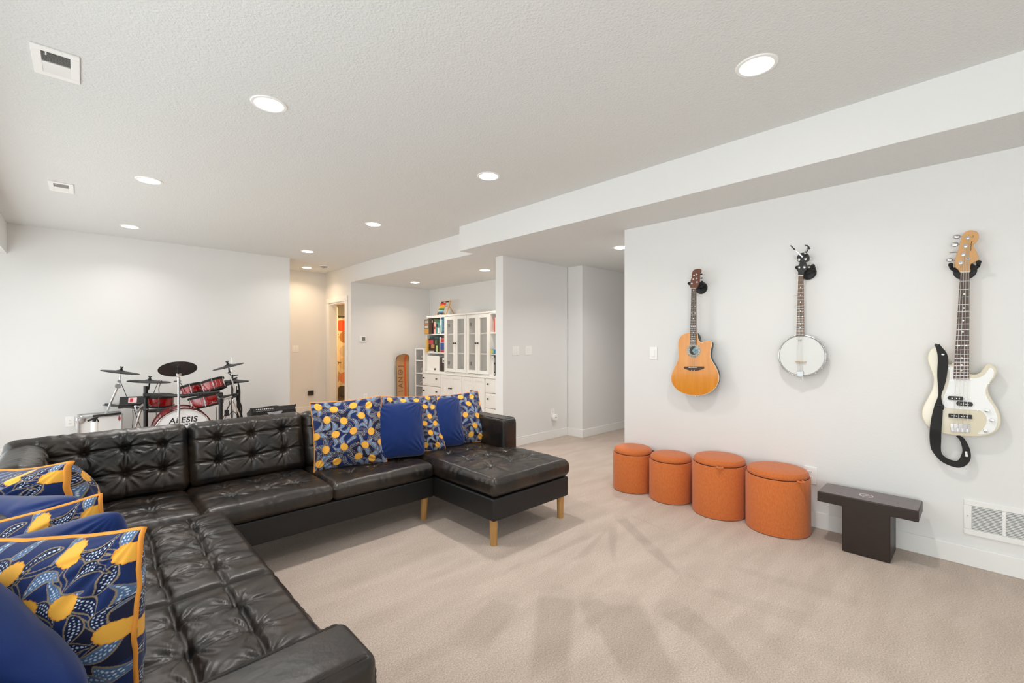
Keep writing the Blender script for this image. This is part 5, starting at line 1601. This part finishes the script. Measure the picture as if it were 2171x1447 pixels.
# --- abacus on top of the shelves
ab = thing('abacus', 'wooden abacus with rainbow beads on top of the white shelves', 'abacus', (4.95, 6.98, ZT))
AB = LT((4.86, 7.02, ZT)) @ rot('Z', -90) @ rot('X', -22)     # local x to the right (-y), z up, y away
hw, hh = .150, .300
for s in (-1, 1):
    MB(AB).bar((s * hw, 0, .002), (s * hw, 0, hh), .014, .018).build('upright', M_MAPLE, ab)
MB(AB).bar((-hw, 0, .012), (hw, 0, .012), .016, .014).build('crossbar', M_MAPLE, ab)
MB(AB).bar((-hw, 0, hh - .006), (hw, 0, hh - .006), .016, .014).build('crossbar', M_MAPLE, ab)
cols = [(40, 34, 34), (206, 52, 44), (222, 84, 48), (236, 170, 40), (240, 204, 60), (112, 160, 60), (60, 120, 60), (170, 206, 222), (92, 140, 176), (46, 78, 110), (30, 34, 40)]
for i, c in enumerate(cols[:10] if False else cols):
    z = hh - .018 - i * (hh - .036) / 10
    MB(AB).cyl((-hw, 0, z), (hw, 0, z), .0018, n=6).build('rod', M_STEEL, ab)
    mb = MB(AB)
    gap = .02 if i in (0, 10) else 0
    for k in range(10):
        x = -hw + .016 + k * .0165 + (.08 if (i in (0, 10) and k > 3) else 0)
        mb.sphere((x, 0, z), .0118, 6, (.7, 1, 1))
    o = mb.build('bead_row', mat('bead_paint', c, .35), ab)
for s in (-1, 1):
    p = AB @ Vector((s * hw, .006, hh * .62))
    MB().bar(p, (p.x + .13, p.y, ZT + .002), .012, .016).build('prop_leg', M_MAPLE, ab)
MB(AB).cyl((-hw - .02, .006, hh * .62), (hw + .02, .006, hh * .62), .006, n=10).build('hinge_dowel', M_MAPLE, ab)

# --- clear drawer tower
tw = thing('drawer_tower', 'slim white tower of clear drawers between snowboard and cabinets', 'drawer tower', (4.95, 7.62, 0))
y0, y1, xf, xb = 7.462, 7.772, 4.755, 5.12
n = 5
hgt = 1.245 / n
fr = MB().box(xf, xb, y0, y0 + .022, 0, 1.245).box(xf, xb, y1 - .03, y1, 0, 1.245).box(xb - .01, xb, y0, y1, 0, 1.245)
for k in range(n + 1):
    z = min(k * hgt, 1.245 - .02)
    fr.box(xf, xb, y0 + .022, y1 - .03, z, z + .020)
fr.build('frame', W_PLAST, tw, bevel=.003)
stuff_c = [(196, 194, 194), (170, 170, 172), (112, 116, 120), (206, 196, 184), (220, 216, 212)]
for k in range(n):
    z0 = k * hgt + .024
    d = MB().box(xf + .004, xf + .008, y0 + .026, y1 - .034, z0, z0 + hgt - .036).box(xf + .008, xb - .03, y0 + .026, y0 + .030, z0, z0 + hgt - .036)\
        .box(xf + .008, xb - .03, y1 - .038, y1 - .034, z0, z0 + hgt - .036).build('clear_drawer', M_FROST, tw)
    mb = MB()
    r_ = random.Random(k)
    for q in range(4):
        cx_, cy_ = xf + .09 + .06 * q, y0 + .10 + r_.uniform(0, .10)
        mb.sphere((cx_, cy_, z0 + .012 + .05), .06, 6, (1, 1.3, r_.uniform(.5, .95)))
    mb.build('folded_contents', mat('drawer_contents', stuff_c[k], .8, vary=(30, (210, 206, 200), .1)), d)

# --- snowboard
sbm = bpy.data.materials.new('unused') if False else None
M_SB = mat('tan_topsheet', (196, 152, 106), .4, vary=(12, (182, 134, 88), .3), stretch=(6, 6, .5))
M_SBE = mat('olive_edge', (120, 96, 62), .45)
M_SBO = mat('orange_stripe', (222, 92, 36), .4)
sb = thing('snowboard', 'tan snowboard with an orange stripe leaning in the corner', 'snowboard', (4.50, 7.80, 0))
BW, BL, BTH = .146, 1.125, .010
def sbw(s):              # half width along the length 0..1
    w = BW * (1 - .10 * math.sin(PI * s))
    e = min(s, 1 - s) / .085
    return w * (math.sqrt(max(0, 1 - (1 - e) ** 2.6)) if e < 1 else 1)
def sby(s):              # tip and tail curl towards the viewer
    k = max(0, (s - .84) / .16); j = max(0, (.08 - s) / .08)
    return -.085 * k * k - .02 * j * j
SBM = LT((4.508, 7.800, .012)) @ rot('X', -2.2)
def strip(a_fn, b_fn, dy, t, n=60, s0=0.0, s1=1.0):
    mb = MB(SBM)
    vs, fs = [], []
    for i in range(n + 1):
        s = s0 + (s1 - s0) * i / n
        for x, y in ((a_fn(s), dy), (b_fn(s), dy), (b_fn(s), dy + t), (a_fn(s), dy + t)):
            vs.append((x, sby(s) + y, s * BL))
    for i in range(n):
        for k in range(4):
            fs.append((i * 4 + k, i * 4 + (k + 1) % 4, i * 4 + 4 + (k + 1) % 4, i * 4 + 4 + k))
    fs += [(3, 2, 1, 0), tuple(n * 4 + k for k in range(4))]
    return mb.add(vs, fs)
deck = strip(lambda s: -sbw(s), lambda s: sbw(s), 0, BTH, s0=.001, s1=.999).build('deck', M_SBE, sb)
strip(lambda s: -max(sbw(s) - .012, 0), lambda s: max(sbw(s) - .012, 0), -.0012, .002, s0=.004, s1=.992).build('topsheet', M_SB, sb)
strip(lambda s: min(.035, sbw(s) - .004), lambda s: min(.078, sbw(s) - .002), -.0026, .002, s0=.01, s1=.985).build('stripe', M_SBO, sb)
M_THIN = mat('brown_print', (112, 82, 54), .5)
tm = SBM @ LT((-.040, -.0016, 0)) @ rot('X', 90)
for ch, zz in (('I', .43), ('A', .54), ('N', .66), ('O', .80), ('J', .92)):
    text_mesh(ch, .145, tm @ LT((0, zz - .03, 0)) @ rot('Z', 90)).build('board_letter', M_THIN, sb)
MB(tm).lathe([(.018, 0), (.018, .001), (.024, .001), (.024, 0)], LT((.0, .775, 0)), 24).lathe([(0, 0), (0, .001), (.010, .001), (.010, 0)], LT((.0, .775, 0)), 6).build('board_emblem', M_THIN, sb)

# ---------------------------------------------------------------- bathroom curtain
cu = thing('shower_curtain', 'cream shower curtain printed with coloured circles beyond the bathroom door', 'curtain', (4.3, 9.8, 0))
def curtain():
    x0, x1, z0, z1 = 3.72, 5.0, .17, 1.90
    nx, nz = 260, 300
    X, Z = np.meshgrid(np.linspace(x0, x1, nx), np.linspace(z0, z1, nz), indexing='ij')
    Y = 9.8 + .022 * np.sin(X * 34) + .008 * np.sin(X * 71 + Z)
    col = np.tile(np.array(rgb(232, 214, 188)[:3]), (nx, nz, 1))
    def circ(u, v, r, c, ring=None):
        p = on_y(u, v, 9.8)
        d = np.hypot(X - p.x, Z - p.z)
        m = d < r
        if ring:
            m = (d < r) & (np.abs(np.sin(d * 130)) > .55)
        col[m] = rgb(*c)[:3]
    circ(724, 690, .125, (240, 92, 52)); circ(733, 714, .14, (178, 126, 72)); circ(733, 744, .135, (206, 192, 168)); circ(732, 770, .14, (218, 198, 160))
    circ(712, 798, .13, (120, 110, 92), True); circ(732, 800, .13, (232, 150, 112)); circ(726, 831, .145, (92, 88, 86)); circ(705, 730, .06, (210, 180, 140))
    for u, v, r in ((715, 703, .012), (717, 708, .012), (715.5, 712, .008), (717.5, 714, .012), (716.5, 718.5, .012), (715, 722, .010), (715, 734.5, .014)):
        circ(u, v, r, (40, 34, 32))
    V = np.stack([X.ravel(), Y.ravel(), Z.ravel()], 1)
    i, j = np.meshgrid(np.arange(nx - 1), np.arange(nz - 1), indexing='ij')
    a = (i * nz + j).ravel()
    me = np_mesh('cloth', V - np.array((4.3, 9.8, 0)), np.stack([a, a + nz, a + nz + 1, a + 1], 1))
    c = np.concatenate([col.reshape(-1, 3), np.ones((nx * nz, 1))], 1).astype(np.float32)
    ca = me.color_attributes.new('print', 'FLOAT_COLOR', 'POINT'); ca.data.foreach_set('color', c.ravel())
    o = finish(me, 'cloth', mat('printed_curtain', (232, 214, 188), .8, attr='print'), cu, smooth=180)
    sd = o.modifiers.new('thickness', 'SOLIDIFY'); sd.thickness = .002
curtain()
t = thing('curtain_rod', 'black curtain rod with hooks above the shower curtain', 'curtain rod', (4.3, 9.8, 1.935))
MB().cyl((3.62, 9.8, 1.94), (6.0, 9.8, 1.94), .014, n=16).build('rod', M_BLACKM, t)
for k in range(12):
    x = 3.76 + k * .105
    MB().tube([(x, 9.8 + .018 * math.cos(a), 1.925 + .022 * math.sin(a)) for a in np.linspace(0, 2 * PI, 13)[:-1]], .0025, 6, closed=True).build('hook', M_BLACKM, t)
t = thing('bathtub', 'grey bathtub side below the shower curtain', 'bathtub', (4.8, 10.2, 0))
MB().box(3.64, 5.98, 9.86, 10.58, .012, .40).build('tub', mat('grey_enamel', (150, 146, 140), .3), t, bevel=.02)
# ---------------------------------------------------------------- camera, light, world
cam = bpy.data.cameras.new('camera')
cam.sensor_width = 36.0
cam.lens = F_ / 2171.0 * 36.0
cam.shift_y = (HZ_ - 723.5) / 2171.0
cam.clip_start = 0.02
co = bpy.data.objects.new('camera', cam)
COL.objects.link(co)
co.location = (0, 0, CAMH)
co.rotation_euler = (PI / 2, 0, -A_)
scene.camera = co

def area(name, loc, rotm, sx, sy, power, col=(255, 255, 255)):
    l = bpy.data.lights.new(name, 'AREA')
    l.shape = 'RECTANGLE'; l.size = sx; l.size_y = sy
    l.energy = power
    l.color = rgb(*col)[:3]
    o = bpy.data.objects.new(name, l)
    COL.objects.link(o)
    o.location = loc
    o.rotation_euler = rotm
    return o
EX = (0, -PI / 2 - .24, 0)       # shines towards +x and a little up, like light off the ground outside
DAY = (249, 249, 253)
area('daylight_far', (-1.45, 5.3, 1.2), EX, 2.0, 4.1, 92, DAY)
area('daylight_middle', (-1.45, 1.45, 1.2), EX, 2.0, 2.2, 82, DAY)
area('daylight_near', (-1.45, -1.2, 1.2), EX, 2.0, 1.9, 86, DAY)
area('added_fill_behind', (1.3, -3.15, 1.4), (PI / 2, 0, 0), 2.9, 1.6, 8, DAY)  # added fill light from the camera side, set at the added rear window
def lamp(loc, power, col, r=.07, spread=135):
    l = bpy.data.lights.new('downlight_glow', 'AREA')
    l.shape = 'DISK'; l.spread = math.radians(spread); l.size = 2 * r; l.energy = power; l.color = rgb(*col)[:3]
    o = bpy.data.objects.new('downlight_glow', l); COL.objects.link(o)
    o.location = loc
for x, y, z, lab, w in lights:
    pw = 6.8 if w else 11.5 if z > 2.6 and y < 7 else 6 if z > 2.6 else 11 if x > 4.45 else 7.5
    lamp((x, y, z - .008), pw, (255, 222, 186) if w else (255, 250, 246) if z > 2.6 or x > 4.45 else (255, 234, 212))
lamp((4.5, 9.0, 2.3), 34, (255, 205, 140), .15, 180)     # bathroom ceiling lamp
w = bpy.data.worlds.new('World')
scene.world = w
w.use_nodes = True
bg = w.node_tree.nodes['Background']
bg.inputs['Color'].default_value = (0.97, 0.985, 0.99, 1)
bg.inputs['Strength'].default_value = 0.9
vs = scene.view_settings
scene.display_settings.display_device = 'sRGB'
vs.view_transform = 'Standard'
vs.look = 'None'
vs.gamma = 1.0
vs.exposure = -0.07
vs.use_curve_mapping = False
scene.cycles.use_denoising = True
scene.cycles.max_bounces = 10
scene.cycles.diffuse_bounces = 6
scene.cycles.transparent_max_bounces = 12
